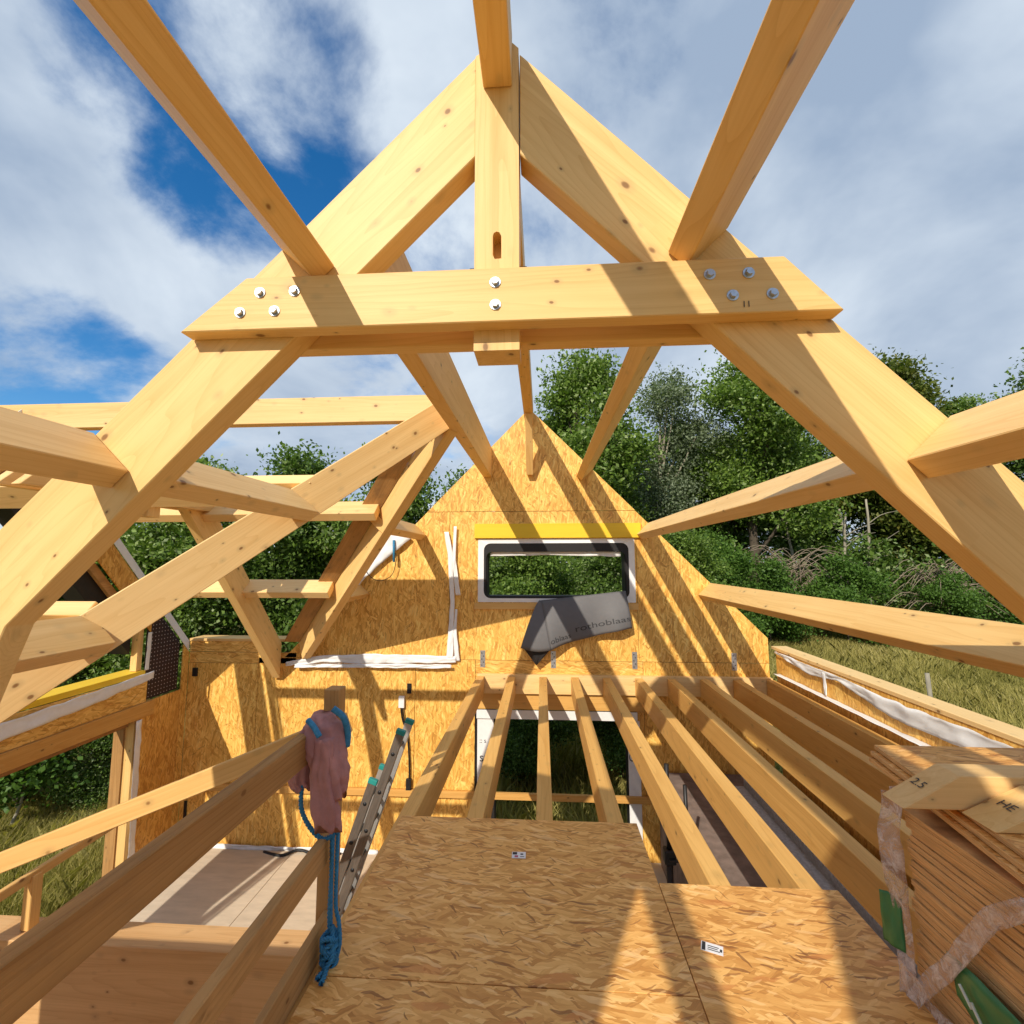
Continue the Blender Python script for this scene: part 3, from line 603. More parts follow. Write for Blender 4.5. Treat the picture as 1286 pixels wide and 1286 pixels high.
# knee brace under the ridge at the gable
tag(beam('knee_brace', (XR+.005, YG-.06, 1.27), (XR+.005, YG-.52, 2.05), .10, .10, M['glulam'], None, (0, -1, 0)), 'slanting brace under the ridge beam against the gable peak', 'brace')

# ------------------------------------------------------------------ wing roof
tag(beam('wing_ridge', (-5.62, YW, 1.458), (ULX-.062, YW, 1.458), .11, .255, M['pale']), 'ridge beam of the left wing running level across the sky', 'beam', 'wing roof beams')
NF = V((0, .749, .663)); SF = V((0, .663, -.749))
def wpurlin(D, x0, x1, near, label):
    d = V((0, D[0]-YW, D[1])); c = d+SF*.0515-NF*.12
    n = NF.copy()
    if near: c.y = -c.y; n = V((0, -n.y, n.z))
    return tag(beam('wing_purlin', (x0, YW+c.y, c.z), (x1, YW+c.y, c.z), .103, .239, M['pale'], None, n), label, 'purlin', 'wing roof beams')
wpurlin((YW+.82, .675), -5.3, -1.83, False, 'upper purlin on the far slope of the wing ending at the far valley rafter')
wpurlin((YW+1.63, -.24), -5.3, -2.70, False, 'lower purlin on the far slope of the wing ending near the valley foot')
wpurlin((YW+.82, .675), -5.3, -1.78, True, 'upper purlin on the near slope of the wing behind the left rafter')
wpurlin((YW+1.63, -.24), -5.3, -2.70, True, 'lower purlin on the near slope of the wing behind the foot of the left rafter')
def valley(far, label):
    a, b = (V((-.925, 4.311, 1.52)), V((-3.55, 6.78, -1.17))) if far else (V((-.90, 4.234, 1.546)), V((-3.35, 2.065, -.966)))
    d = (b-a).normalized(); side = V((d.y, -d.x, 0)).normalized()
    if side.y > 0: side = -side
    upv = d.cross(side); upv = upv if upv.z > 0 else -upv
    th, hh = .12, .27
    c0 = a-side*th/2-upv*hh/2; c1 = b-side*th/2-upv*hh/2
    o = tag(beam('valley_rafter', c0, c1+d*(.05 if far else 0), th, hh, M['glulam' if far else 'pale'], None, upv), label, 'rafter', 'valley rafters')
    return o, a, b, d, side, upv
vn = valley(False, 'broad pale valley rafter crossing low behind the left rafter towards the camera')
vf = valley(True, 'steep valley rafter dropping to the white membrane on the gable wall')
# valley board on the wing side of the far valley rafter, lying in the far wing slope
a, b = vf[1], vf[2]; o_ = NF*.004
prism('valley_board', [a+o_-V((0, .0, 0)), b+o_, b+o_+V((-.24, 0, 0)), a+o_+V((-.24, 0, 0))], (b-a), (-1, 0, 0), .022, M['rail'], vf[0], .001)
# wing truss
wt = thing('wing_truss', 'smaller truss of the left wing with a rafter leaning down to the far wall', 'truss', (-3.75, YW, .5))
def prism_x(name, pts, x0, x1, Xv, mat, parent):
    X = V(Xv).normalized(); Z = V((0, -X.z, X.y)) if X.y > 0 else V((0, X.z, -X.y)); Yd = Z.cross(X); t = x1-x0
    return prism(name, yz(pts, x0), X, Z, t*Yd.x, mat, parent, .004)
for s, d1 in ((1, 2.44), (-1, 2.4)):
    zt = lambda d: ZW-.04-KW*d
    prism_x('rafter', [(YW+s*.08, zt(.08)), (YW+s*d1, zt(d1)), (YW+s*d1, zt(d1)-.50), (YW+s*.08, zt(.08)-.50)], -3.935, -3.82, (0, s*.663, -.749), M['glulam'], wt)
beam('king_post', (-3.877, YW, .43), (-3.877, YW, 1.55), .14, .15, M['glulam'], wt, (0, 1, 0))
for x in (-3.783, -3.972):
    prism_x('collar', [(YW-1.25, .555), (YW+1.25, .555), (YW+1.05, .76), (YW-1.05, .76)], x-.036, x+.036, (0, 1, 0), M['pale'], wt)
for y in (4.78, 4.90):
    bm = bmesh.new(); bmesh.ops.create_cone(bm, cap_ends=True, segments=10, radius1=.02, radius2=.02, depth=.01)
    from_bm('bolt_head', bm, M['steel_dark'], frame((-3.745, y, .62), (0, 1, 0), (1, 0, 0)), wt)

# ------------------------------------------------------------------ floor joists and deck
jl = ['leftmost floor joist, the ladder leaning on it', 'second floor joist from the left, in front of the white printed tape', 'third floor joist from the left, running straight up the middle of the doorway', 'fourth floor joist from the left, in front of the right side of the doorway', 'fifth floor joist from the left, just right of the doorway by the deck notch',
      'sixth floor joist from the left, right of the black steel prop', 'seventh floor joist from the left, beside the grey trays', 'eighth floor joist from the left, its near end behind the wrapped boards', 'ninth floor joist from the left, last but one before the eaves wall', 'edge joist along the right eaves wall beside the white strip']
JT = -1.622
for i in range(10):
    x = -.8775+.44*i if i < 9 else 3.085
    tag(beam('floor_joist', (x, -.6, JT-.12), (x, YG-.083, JT-.12), .105, .24, M['joist'], None, (0, 0, 1), .004), jl[i], 'joist', 'floor joists')
tag(block('rim_beam', (-.93, YG-.08, -1.86), (3.12, YG-.001, -1.603), M['pale']), 'pale rim beam on the gable wall that takes the ends of the floor joists', 'beam')
dk = thing('deck', 'rough strand-board deck in the foreground with a step in its far edge', 'deck', (0, 1.8, -1.622))
def deckp(x0, x1, y0, y1): return sheet('osb_panel', [(x0, y0, -1.6), (x1, y0, -1.6), (x1, y1, -1.6), (x0, y1, -1.6)], (1, 0, 0), (0, 1, 0), .022, M['osb_deck'], dk)
p1 = deckp(-.895, .565, 1.935, 3.075); deckp(-.895, .565, .70, 1.931); p2 = deckp(.569, 1.425, 1.30, 2.545); deckp(.569, 1.425, .05, 1.296); deckp(-.895, .565, -.6, .696); deckp(.569, 2.6, -1.2, .046); deckp(1.429, 2.6, .05, 1.95)
def sticker(x, y, w, h, rot, lines, parent, bars):
    X = V((math.cos(rot), math.sin(rot), 0)); Yv = V((-math.sin(rot), math.cos(rot), 0)); c = V((x, y, -1.598))
    st = sheet('paper_label', [c-X*w/2-Yv*h/2, c+X*w/2-Yv*h/2, c+X*w/2+Yv*h/2, c-X*w/2+Yv*h/2], X, Yv, .001, M['sticker'], parent, 0)
    for bx, by, bw, bh, m in bars:
        p = c+X*(bx-.5)*w+Yv*(by-.5)*h+V((0, 0, .0008)); sheet('print', [p, p+X*bw*w, p+X*bw*w+Yv*bh*h, p+Yv*bh*h], X, Yv, .0004, M[m], st, 0)
sticker(-.139, 2.719, .075, .055, .02, 0, p1, [(.05, .55, .32, .38, 'ink'), (.62, .52, .2, .2, 'ink'), (.2, .12, .25, .3, 'pinkink'), (.6, .2, .3, .08, 'ink')])
sticker(.690, 2.155, .085, .05, -.35, 0, p2, [(.04, .05, .16, .9, 'ink'), (.30, .62, .5, .08, 'ink'), (.30, .42, .45, .08, 'ink'), (.30, .22, .55, .08, 'ink'), (.85, .3, .1, .3, 'greyink')])

# ------------------------------------------------------------------ hand rail, jacket, rope, ladder
hr = thing('handrail', 'brown timber guard rail with a post along the left edge of the deck', 'railing', (-.95, 2.1, -1.6))
beam('post', (-.945, 2.14, -1.66), (-.945, 2.14, -.575), .075, .07, M['rail'], hr, (1, 0, 0))
beam('top_rail', (-1.012, -.4, -.805), (-1.012, 2.11, -.79), .045, .125, M['rail'], hr)
beam('middle_rail', (-.925, -.4, -1.235), (-.925, 2.10, -1.205), .04, .10, M['rail'], hr)
beam('toe_board', (-.93, -.4, -1.55), (-.93, 2.2, -1.55), .03, .13, M['rail'], hr)
tag(beam('brace_plank', (-3.5, 2.24, -1.80), (-.90, 2.195, -.745), .035, .09, M['lightrail']), 'light plank nailed behind the rail post and sloping down to the left', 'plank')
lr = thing('low_rail', 'thin low rail on a short post beside the left opening', 'railing', (-3.35, 3.1, -2.38))
beam('post', (-3.36, 3.1, -2.38), (-3.36, 3.1, -2.05), .07, .06, M['lightrail'], lr, (1, 0, 0)); beam('rail', (-3.36, 1.6, -2.08), (-3.36, 4.0, -2.04), .035, .06, M['lightrail'], lr)
pw = tag(block('partition_wall', (-5.1, 3.0, -4.05), (-1.02, 3.20, -2.385), M['clt'], None, .004), 'massive pale panel wall with knots standing below the railing at lower left', 'wall')

def loft(name, secs, mat, parent, seed, nfold=5, amp=.18, sides=44):
    """cloth hanging in folds: secs = (centre, half width, half depth)"""
    c = V(secs[0][0]); bm = bmesh.new(); rings = []; P = []; q_ = 9
    for i in range(len(secs)-1):
        for k in range(q_):
            t = k/q_; P.append((V(secs[i][0]).lerp(V(secs[i+1][0]), t), secs[i][1]*(1-t)+secs[i+1][1]*t, secs[i][2]*(1-t)+secs[i+1][2]*t))
    P.append((V(secs[-1][0]), secs[-1][1], secs[-1][2])); nr_ = len(P)
    for r, (p, w, d) in enumerate(P):
        ring_ = []; g_ = .35+.65*r/nr_
        for k in range(sides):
            a = 2*math.pi*k/sides; fold = 1-abs(math.sin(nfold*.5*a+seed+.9*mnoise.noise(V((math.cos(a), math.sin(a), r*.06+seed)))*2))**.6
            f = 1-amp*2.2*fold*g_+.22*mnoise.noise(V((math.cos(a)*2.2, math.sin(a)*2.2, r*.10+seed)))+.10*mnoise.noise(V((math.cos(a)*5, math.sin(a)*5, r*.35+seed)))
            zz = .02*mnoise.noise(V((math.cos(a)*1.5, math.sin(a)*1.5, seed+3)))*g_ + (.012*math.sin(nfold*a+seed) if r == nr_-1 else 0)
            ring_.append(bm.verts.new(p-c+V((w*f*math.cos(a), d*f*math.sin(a), zz))))
        rings.append(ring_)
    for r in range(len(rings)-1):
        for k in range(sides): bm.faces.new((rings[r][k], rings[r][(k+1) % sides], rings[r+1][(k+1) % sides], rings[r+1][k]))
    bm.faces.new(rings[0]); bm.faces.new(rings[-1]); bmesh.ops.recalc_face_normals(bm, faces=bm.faces)
    return from_bm(name, bm, mat, T(c), parent, True)
jk = thing('jacket', 'faded pink jacket with blue lining slung over the corner of the railing', 'jacket', (-.94, 2.05, -1.1))
loft('back', [((-.96, 2.07, -.665), .05, .05), ((-.955, 2.05, -.70), .075, .07), ((-.93, 2.03, -.80), .085, .07), ((-.90, 2.02, -.90), .08, .055), ((-.885, 2.02, -.985), .065, .05)], M['jacket'], jk, 1.2, 6)
loft('sleeve', [((-.915, 2.0, -.74), .04, .045), ((-.92, 1.985, -.88), .05, .04), ((-.90, 1.985, -1.00), .062, .035), ((-.89, 1.99, -1.095), .062, .03)], M['jacket'], jk, 3.1, 4)
loft('sleeve', [((-1.0, 2.05, -.72), .04, .05), ((-1.05, 2.04, -.82), .05, .05), ((-1.045, 2.04, -.93), .045, .045), ((-1.03, 2.04, -.965), .035, .04)], M['jacket'], jk, 5.2, 4)
tube('lining', smooth_path([(-.90, 2.02, -.63), (-.855, 2.03, -.67), (-.842, 2.05, -.74), (-.845, 2.05, -.80)]), [.014]*18+[.004], M['blue'], jk)
tube('lining', smooth_path([(-.99, 1.985, -.668), (-.955, 1.97, -.69), (-.925, 1.96, -.725)]), .012, M['blue'], jk)
rp = thing('rope', 'blue rope hanging from the rail post with its end bundled in a knot', 'rope', (-.86, 2.03, -1.6))
def rope(pts, r=.0085):
    P = smooth_path(pts, 9); bm = bmesh.new(); n = len(P); c = V(P[0]); acc = 0.0
    frames = []
    for i, p in enumerate(P):
        d = (P[min(i+1, n-1)]-P[max(i-1, 0)]).normalized(); a = d.cross(V((.3, .9, .2))).normalized(); frames.append((p, d, a, d.cross(a), acc))
        if i < n-1: acc += (P[i+1]-p).length
    fine = []
    for i in range(n-1):
        m_ = max(1, int((frames[i+1][4]-frames[i][4])/.006))
        for k in range(m_): fine.append((frames[i], frames[i+1], k/m_))
    for st in range(3):
        rings = []
        for f0, f1, t in fine:
            p = f0[0].lerp(f1[0], t); a = f0[2].lerp(f1[2], t).normalized(); b = f0[3].lerp(f1[3], t).normalized(); th = (f0[4]*(1-t)+f1[4]*t)*2*math.pi/.045+st*2.094
            q = p-c+(a*math.cos(th)+b*math.sin(th))*r*.5
            rings.append([bm.verts.new(q+(a*math.cos(u)+b*math.sin(u))*r*.58) for u in (0, 1.257, 2.513, 3.77, 5.027)])
        for x, y in zip(rings, rings[1:]):
            for k in range(5): bm.faces.new((x[k], x[(k+1) % 5], y[(k+1) % 5], y[k]))
    bmesh.ops.recalc_face_normals(bm, faces=bm.faces); return from_bm('strand', bm, M['blue'], T(c), rp, True)
rope([(-1.02, 2.02, -.94), (-1.015, 2.01, -1.03), (-.98, 2.02, -1.11), (-.93, 2.03, -1.16), (-.885, 2.02, -1.14), (-.872, 2.02, -1.13)], .010)
rope([(-.878, 2.02, -1.12), (-.875, 2.01, -1.28), (-.868, 2.0, -1.42), (-.862, 2.0, -1.55)]); rope([(-.862, 2.03, -1.12), (-.858, 2.02, -1.26), (-.852, 2.01, -1.40), (-.832, 2.0, -1.46), (-.822, 1.99, -1.53), (-.838, 1.98, -1.60)])
rope([(-.888, 2.03, -1.13), (-.885, 2.03, -1.30), (-.878, 2.01, -1.44), (-.868, 2.0, -1.52)])
for k in range(7):
    a = k*.9; rope([(-.862+.030*math.cos(a+t), 1.985+.026*math.sin(a+t), -1.50-.016*k-.012*math.cos(2*t)) for t in (0, 1.2, 2.4, 3.6, 4.8, 6.0)], .0095)
rope([(-.86, 1.98, -1.50), (-.872, 1.975, -1.56), (-.868, 1.96, -1.585), (-.85, 1.93, -1.589), (-.845, 1.88, -1.589)], .010)
rope([(-.855, 1.99, -1.46), (-.84, 1.96, -1.55), (-.862, 1.94, -1.588), (-.87, 1.90, -1.589)], .010)
ld = thing('ladder', 'two-section aluminium ladder leaning on the left floor joist', 'ladder', (-1.9, 3.55, -4.05))
dl = V((-.345, 0, -1.0)); dn = dl.normalized(); pn = V((.945, 0, -.326))
for off, zt_, nm in ((0, -1.20, 'teal'), (-.075, -1.535, 'teal')):
    tp = V((-1.003+(zt_+1.20)*.345+off, 0, zt_))
    foot = V((tp.x+dl.x*(-4.05-zt_)/-1.0, 0, -4.05))
    for y in (3.38, 3.60):
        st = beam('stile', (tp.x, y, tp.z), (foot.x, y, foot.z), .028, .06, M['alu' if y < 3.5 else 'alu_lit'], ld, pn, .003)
        q = tp-dn*.012; beam('end_cap', (q.x, y, q.z), (q.x+dn.x*.035, y, q.z+dn.z*.035), .034, .066, M['teal'], st, pn, .004)
    L_ = (foot-tp).length
    for k in range(int((L_-.1)/.27)):
        q = tp+dn*(.16+.27*k); tube('rung', [(q.x, 3.365, q.z), (q.x, 3.615, q.z)], .014, M['steel_dark'], ld, 10)
cb = thing('wall_cable', 'dark cable loop hanging on the left wall above the ladder top', 'cable', (-1.95, YG-.02, -2.0))
tube('cable', smooth_path([(-2.03, YG-.03, -2.08), (-2.0, YG-.035, -2.25), (-1.93, YG-.03, -2.45), (-1.90, YG-.03, -2.70), (-1.885, YG-.03, -3.0), (-1.90, YG-.03, -3.15)]), .012, M['black'], cb)
tube('cable', smooth_path([(-2.0, YG-.03, -2.10), (-1.97, YG-.03, -2.3), (-1.95, YG-.03, -2.5)]), .008, M['black'], cb)
block('plug', (-2.06, YG-.05, -2.09), (-1.98, YG-.01, -1.93), M['white'], cb); block('plug', (-1.93, YG-.05, -3.2), (-1.86, YG-.01, -3.05), M['black'], cb)
tag(block('switch_plate', (-1.95, YG-.015, -1.90), (-1.89, YG-.001, -1.76), M['black']), 'small dark socket box on the wall above the ladder', 'socket')
bc = thing('cable_tie', 'thin dark cable with a blue tie on the sloping white membrane', 'cable', (-2.3, YG-.08, -.2))
tube('cable', smooth_path([(-2.62, YG-.09, .08), (-2.58, YG-.09, -.15), (-2.40, YG-.09, -.29), (-2.20, YG-.09, -.22), (-2.13, YG-.09, .0), (-2.15, YG-.09, .12)]), .005, M['black'], bc); tube('tie', [(-2.17, YG-.10, .30), (-2.16, YG-.10, -.02)], .018, M['blue'], bc)
tag(tube('strap', smooth_path([(-3.9, YG-.12, -4.03), (-3.6, YG-.2, -4.02), (-3.4, YG-.1, -4.0), (-3.1, YG-.16, -4.03), (-2.8, YG-.10, -4.03)]), .018, M['black']), 'black strap lying on the floor against the far left wall', 'strap')

# ------------------------------------------------------------------ lower right: dark slab, trays, prop
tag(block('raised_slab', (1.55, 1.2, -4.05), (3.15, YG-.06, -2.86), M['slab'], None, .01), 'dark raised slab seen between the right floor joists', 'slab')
tag(block('paper_scrap', (2.35, 5.0, -2.858), (2.62, 5.2, -2.853), M['sticker'], None, 0), 'white scrap lying on the dark slab', 'scrap')
for x, lab in ((2.42, 'long grey perforated tray lying on the dark slab, the one nearer the deck'), (2.88, 'long grey perforated tray lying on the dark slab next to the eaves wall')):
    tr = thing('metal_tray', lab, 'tray', (x, 4, -2.86), 'grey metal trays')
    for sx in (-.11, .11): beam('side', (x+sx, 1.6, -2.80), (x+sx, 6.4, -2.80), .006, .10, M['tray'], tr, (0, 0, 1), 0)
    beam('side', (x, 1.6, -2.85), (x, 6.4, -2.85), .21, .008, M['tray'], tr, (0, 0, 1), 0)
    bm = bmesh.new()
    for k in range(90):
        for sx in (-.11, .11):
            r = bmesh.ops.create_cube(bm, size=1); bmesh.ops.scale(bm, vec=(.014, .022, .03), verts=r['verts']); bmesh.ops.translate(bm, vec=(sx, -2.35+k*.053, .105), verts=r['verts'])
    tag(from_bm('teeth', bm, M['tray'], T((x, 4, -2.86)), tr), kind='stuff')
pr = thing('steel_prop', 'black adjustable steel prop standing under the floor joists', 'prop', (1.13, 4.6, -4.05))
tube('outer_tube', [(1.13, 4.6, -4.05), (1.13, 4.6, -2.6)], .030, M['steel_dark'], pr, 12); tube('inner_tube', [(1.13, 4.6, -2.62), (1.13, 4.6, -1.87)], .022, M['steel_dark'], pr, 12)
block('collar_nut', (1.08, 4.55, -2.72), (1.18, 4.65, -2.60), M['steel_dark'], pr, .01); block('base_plate', (1.03, 4.5, -4.05), (1.23, 4.7, -4.035), M['steel_dark'], pr)
tube('handle', [(1.12, 4.54, -2.67), (1.30, 4.54, -2.67)], .012, M['steel_dark'], pr); tube('handle', [(1.30, 4.6, -2.72), (1.29, 4.6, -2.05)], .018, M['steel_dark'], pr)

# ------------------------------------------------------------------ pack of boards at right
pk = thing('board_pack', 'film-wrapped pack of stacked strand boards in the right foreground', 'board stack', (1.9, 1.2, -1.6))
PX, PY = 1.39, 2.0; n = 29
me0 = None
for k in range(n):
    z = -1.578+k*.0222; dx = random.uniform(-.006, .010); dy = random.uniform(-.012, .010)
    o = sheet('board', [(PX+dx, .1, z), (2.62, .1, z), (2.62, PY+dy, z), (PX+dx, PY+dy, z)], (1, 0, 0), (0, 1, 0), .0195, M['board_edge'], pk, .001)
tp = thing('top_boards', 'loose strand boards lying on the wrapped pack and sticking out beyond it', 'board stack', (2.0, 1.6, -.93))
for k in range(3):
    z = -.905+k*.0225; dx = (2-k)*-.02+random.uniform(-.01, .01)
    sheet('board', [(1.30+dx, .9, z), (2.6, .9, z), (2.75, 2.36+.012*k, z), (1.535+dx, 2.36+.012*k, z)], (1, 0, 0), (0, 1, 0), .019, [M['osb_deck'], M['board_edge']], tp, .001)
    tp.children[-1].data.polygons.foreach_set('material_index', [0 if abs(p.normal.z) > .8 else 1 for p in tp.children[-1].data.polygons])
# film, tape and printed wrapper
ribbon('film_strip', [(PX-.02, 2.02, -.90), (PX-.035, 2.03, -1.05), (PX-.02, 2.02, -1.30), (PX-.02, 2.0, -1.6)], [.07, .075, .055, .06], (.6, -.8, 0), (-.8, -.6, 0), M['film'], pk, .03, 41, n=50)
ribbon('film_strip', [(PX-.04, 1.98, -1.62), (PX-.03, 1.80, -1.36), (PX-.03, 1.62, -1.08), (PX-.03, 1.50, -.97), (PX-.03, 1.1, -.93)], .055, (0, .75, .66), (-1, 0, 0), M['film'], pk, .014, 42, n=60)
ribbon('film_strip', [(PX-.03, 2.03, -.93), (PX+.03, 1.93, -.885), (PX+.1, 1.86, -.87)], [.09, .10, .06], (.5, .85, 0), (0, 0, 1), M['film'], pk, .02, 43, n=20)
ribbon('film_strip', [(PX-.015, 1.95, -1.60), (PX-.02, 1.6, -1.58), (PX-.02, 1.0, -1.56)], .10, (0, 0, 1), (-1, 0, 0), M['film'], pk, .015, 46, n=40)
gf = ribbon('green_wrapper', [(PX-.022, 1.80, -1.37), (PX-.024, 1.70, -1.40), (PX-.026, 1.50, -1.43), (PX-.026, 1.2, -1.43)], [.12, .20, .26, .30], (0, .3, .95), (-1, 0, 0), M['green_film'], pk, .012, 44, n=40)
ribbon('green_wrapper', [(PX-.045, 2.04, -1.28), (PX-.045, 2.035, -1.46)], .07, (.6, -.8, 0), (-.8, -.6, 0), M['green_film'], pk, .02, 45, n=20)
for k, (y0, z0, y1, z1) in enumerate(((1.74, -1.36, 1.70, -1.40), (1.70, -1.38, 1.66, -1.43), (1.66, -1.42, 1.63, -1.46), (1.64, -1.46, 1.61, -1.50))):
    tube('print', smooth_path([(PX-.058, y0, z0), (PX-.058, (y0+y1)/2+.01, (z0+z1)/2+.01), (PX-.058, y1, z1)]), .005, M['whiteink'], gf, 5)
def offcut(lab, xb, xt, y0, y1, z0, z1, mat, text):
    o = tag(prism('offcut', xz([(xb, z0), (2.35, z0), (2.35, z1), (xt, z1)], y0), (1, 0, 0), (0, 0, 1), y1-y0, M[mat], None, .003), lab, 'offcut', 'timber offcuts on the pack')
    a = V((xb, 0, z0)); d = (V((xt, 0, z1))-a); L_ = d.length; d.normalize(); n_ = V((-d.z, 0, d.x)); ym = (y0+y1)/2+.035
    lettering('pencil_mark', text, .045, lambda x, y: a+d*(L_*.46+y)+V((0, ym-x, 0))+n_*.003, M['ink'], o); return o
offcut('pale timber offcut marked 2.5 lying on the board pack, the farther of the two', 1.24, 1.44, 1.795, 1.90, -.858, -.745, 'pale', '2.5')
offcut('shorter timber offcut marked HE in front of the pale one on the board pack', 1.42, 1.62, 1.66, 1.785, -.858, -.765, 'glulam', 'HE')

# ------------------------------------------------------------------ grey membrane hanging from the letterbox window
gm = thing('hanging_membrane', 'grey printed membrane hanging out of the letterbox window', 'membrane', (.5, YG-.1, -.9))
def gsurf(u, v):                                 # u along the sill, v down
    tx = -.02+u*1.20; tz = -.57+.14*u
    bx = .12+u*1.12; bz = -1.24+.30*min(1, u*1.05)**.8
    x = tx*(1-v)+bx*v; z = tz*(1-v)+bz*v
    y = YG-.05-.10*math.sin(v*math.pi*.6)-.03*math.sin(u*7+v*2.0)*v-.02*math.cos(u*15)*v
    return V((x, y, z))
surf('front_sheet', gsurf, 30, 16, .003, M['grey_cloth'], gm)
def gfold(u, v):
    p = gsurf(0, v); w = .03+.40*v**.85
    return p+V((-w*u+.004, -.035*math.sin(u*2.6)*v+.012*u, .03*u*v-.03*math.sin(u*3.1)*v))
surf('folded_edge', gfold, 14, 14, .003, M['grey_cloth'], gm)
def gin(u, v):
    a = gsurf(0, .97); q = a.lerp(V((-.30, YG-.07, -1.20)), u); tip = V((-.09, YG-.12, -1.46))
    return q.lerp(tip, v*.98)+V((0, .012*math.sin(u*9)*v, 0))
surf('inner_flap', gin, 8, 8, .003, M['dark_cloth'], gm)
def on_g(u0, v0, su, tilt=0):
    return lambda x, y: gsurf(u0+x*su, v0-y*.92-x*tilt)+V((0, -.005, 0))
lettering('print', 'rothoblaas', .215, on_g(.32, .80, .74), M['greyink'], gm)
lettering('print', 'oblaas', .17, on_g(.01, .90, .60), M['greyink'], gm)

# ------------------------------------------------------------------ unseen boarding added behind the camera, shaped to throw the shade over the deck
rs = thing('roof_boarding', 'strand-board roof sheathing on the bay behind the viewpoint', 'roof', (-1.5, -1, 1.5))
def rsheet(pl, off=.03):
    pts = [(x, y, roof(x)+off) for x, y in pl]; s = 1 if sum(p[0] for p in pl)/len(pl) > XR else -1
    X = V((s*.698, 0, -.716)); sheet('osb_panel', pts, (0, 1, 0), X*(-s), .018*1, M['osb_band'], rs)
rsheet([(-3.4, .10), (-2.3, .10), (-2.15, .80), (-1.72, .80), (-1.72, -.9), (-3.4, -.9)]); rsheet([(-3.4, -.904), (-1.72, -.904), (-1.72, -4.5), (-3.4, -4.5)])
rsheet([(-1.716, .76), (-1.45, .30), (-1.08, -.45), (-1.10, -1.29), (-1.31, -1.82), (-1.55, -2.45), (-1.55, -4.5), (-1.716, -4.5)])
rsheet([(-.20, -1.9), (-.52, -2.05), (-.57, -2.16), (-.71, -2.48), (-.95, -3.05), (-.95, -4.5), (-.20, -4.5)]); rsheet([(-.15, -2.2), (1.2, -2.2), (1.2, -4.5), (-.15, -4.5)])
tag(block('stub_wall', (-3.83, 1.15, -4.05), (-1.76, 1.29, -1.035), M['osb_wall']), 'low board-clad stub wall at the near side of the left wing', 'wall')  # unseen, added so its shadow covers the panel wall's front

# ------------------------------------------------------------------ vegetation
def leaf_mesh(name, C, size, mat, upbias=.35, seed=0, elong=1.7):
    r = np.random.default_rng(seed); n = len(C)
    d = r.normal(size=(n, 3)); d /= np.linalg.norm(d, axis=1)[:, None]
    nn = r.normal(size=(n, 3)); nn[:, 2] = np.abs(nn[:, 2])+upbias; t = np.cross(d, nn); t /= np.linalg.norm(t, axis=1)[:, None]+1e-9
    s = (size*r.uniform(.6, 1.35, n))[:, None]
    Vv = np.empty((n, 4, 3)); Vv[:, 0] = C-d*s*elong/2; Vv[:, 1] = C+t*s/2-d*s*.05; Vv[:, 2] = C+d*s*elong/2; Vv[:, 3] = C-t*s/2-d*s*.05
    me = bpy.data.meshes.new(name); me.vertices.add(4*n); me.vertices.foreach_set('co', Vv.ravel()); me.loops.add(4*n); me.loops.foreach_set('vertex_index', np.arange(4*n))
    me.polygons.add(n); me.polygons.foreach_set('loop_start', np.arange(n)*4); me.polygons.foreach_set('loop_total', np.full(n, 4))
    a = me.attributes.new('rnd', 'FLOAT', 'POINT'); a.data.foreach_set('value', np.repeat(r.random(n), 4)); me.update(); me.materials.append(mat); return me
def crown_pts(lobes, ncl, nleaf, sig, seed, shell=(.55, 1.05)):
    r = np.random.default_rng(seed); w = np.array([l[3]**2 for l in lobes]); w /= w.sum(); out = []
    idx = r.choice(len(lobes), ncl, p=w)
    for i in idx:
        x, y, z, R = lobes[i][:4]; d = r.normal(size=3); d[2] += .25; d /= np.linalg.norm(d); c = np.array((x, y, z))+d*R*r.uniform(*shell)*np.array((1, 1, .85))
        k = int(nleaf*r.uniform(.5, 1.4)); s = sig*r.uniform(.6, 1.3); out.append(c+r.normal(size=(k, 3))*s*np.array((1.15, 1.15, .7)))
    return np.concatenate(out)
def make_tree(name, label, cat, loc, H, Rw, seed, mat, leaf, ncl=330, nleaf=42, trunk=.16, bark='bark', base=.22, group='trees', sig=.34, lobes_n=13, bare=0):
    r = np.random.default_rng(seed); root = thing(name, label, cat, loc, group); lobes = []
    for k in range(lobes_n):
        a = r.uniform(0, 6.28); f = k/(lobes_n-1); z = H*(base+.12+(.80-base)*f); rad = Rw*(.95 if f < .6 else .95-1.5*(f-.6))*r.uniform(.25, .75)
        R = Rw*r.uniform(.34, .52)*(1 if f < .75 else .75); lobes.append((math.cos(a)*rad, math.sin(a)*rad, z, R))
    P = crown_pts(lobes, ncl, nleaf, sig, seed)
    P = P[P[:, 2] > H*base*.6]
    me = leaf_mesh('crown', P, leaf, M[mat], seed=seed+1); o = bpy.data.objects.new('crown', me); COL.objects.link(o); place(o, T(loc), root)
    lean = r.uniform(-.05, .05, 2)*H
    L = V(loc); pts = [L+V((lean[0]*f*f+.08*math.sin(f*7+seed), lean[1]*f*f, H*.82*f)) for f in np.linspace(0, 1, 9)]
    tr = tube('trunk', pts, [trunk*(1.25 if i == 0 else 1-.78*i/8) for i in range(9)], M[bark], root, 9)
    for k, (x, y, z, R) in enumerate(lobes):
        f = min(.95, max(.12, (z-.9*R)/(H*.82))); p0 = L+V((lean[0]*f*f, lean[1]*f*f, H*.82*f*.8)); p1 = L+V((x, y, z+R*.3)); mid = p0.lerp(p1, .5)+V((0, 0, -.12*R))
        tube('limb', smooth_path([p0, mid, p1], 4), [trunk*.42*(1-.75*i/8) for i in range(9)], M[bark], tr, 6)
    return root
gr_ = lambda x, y: hgt(x, y)-.05
def T3(x, y): return (x, y, gr_(x, y))
B = 'trees behind the building'
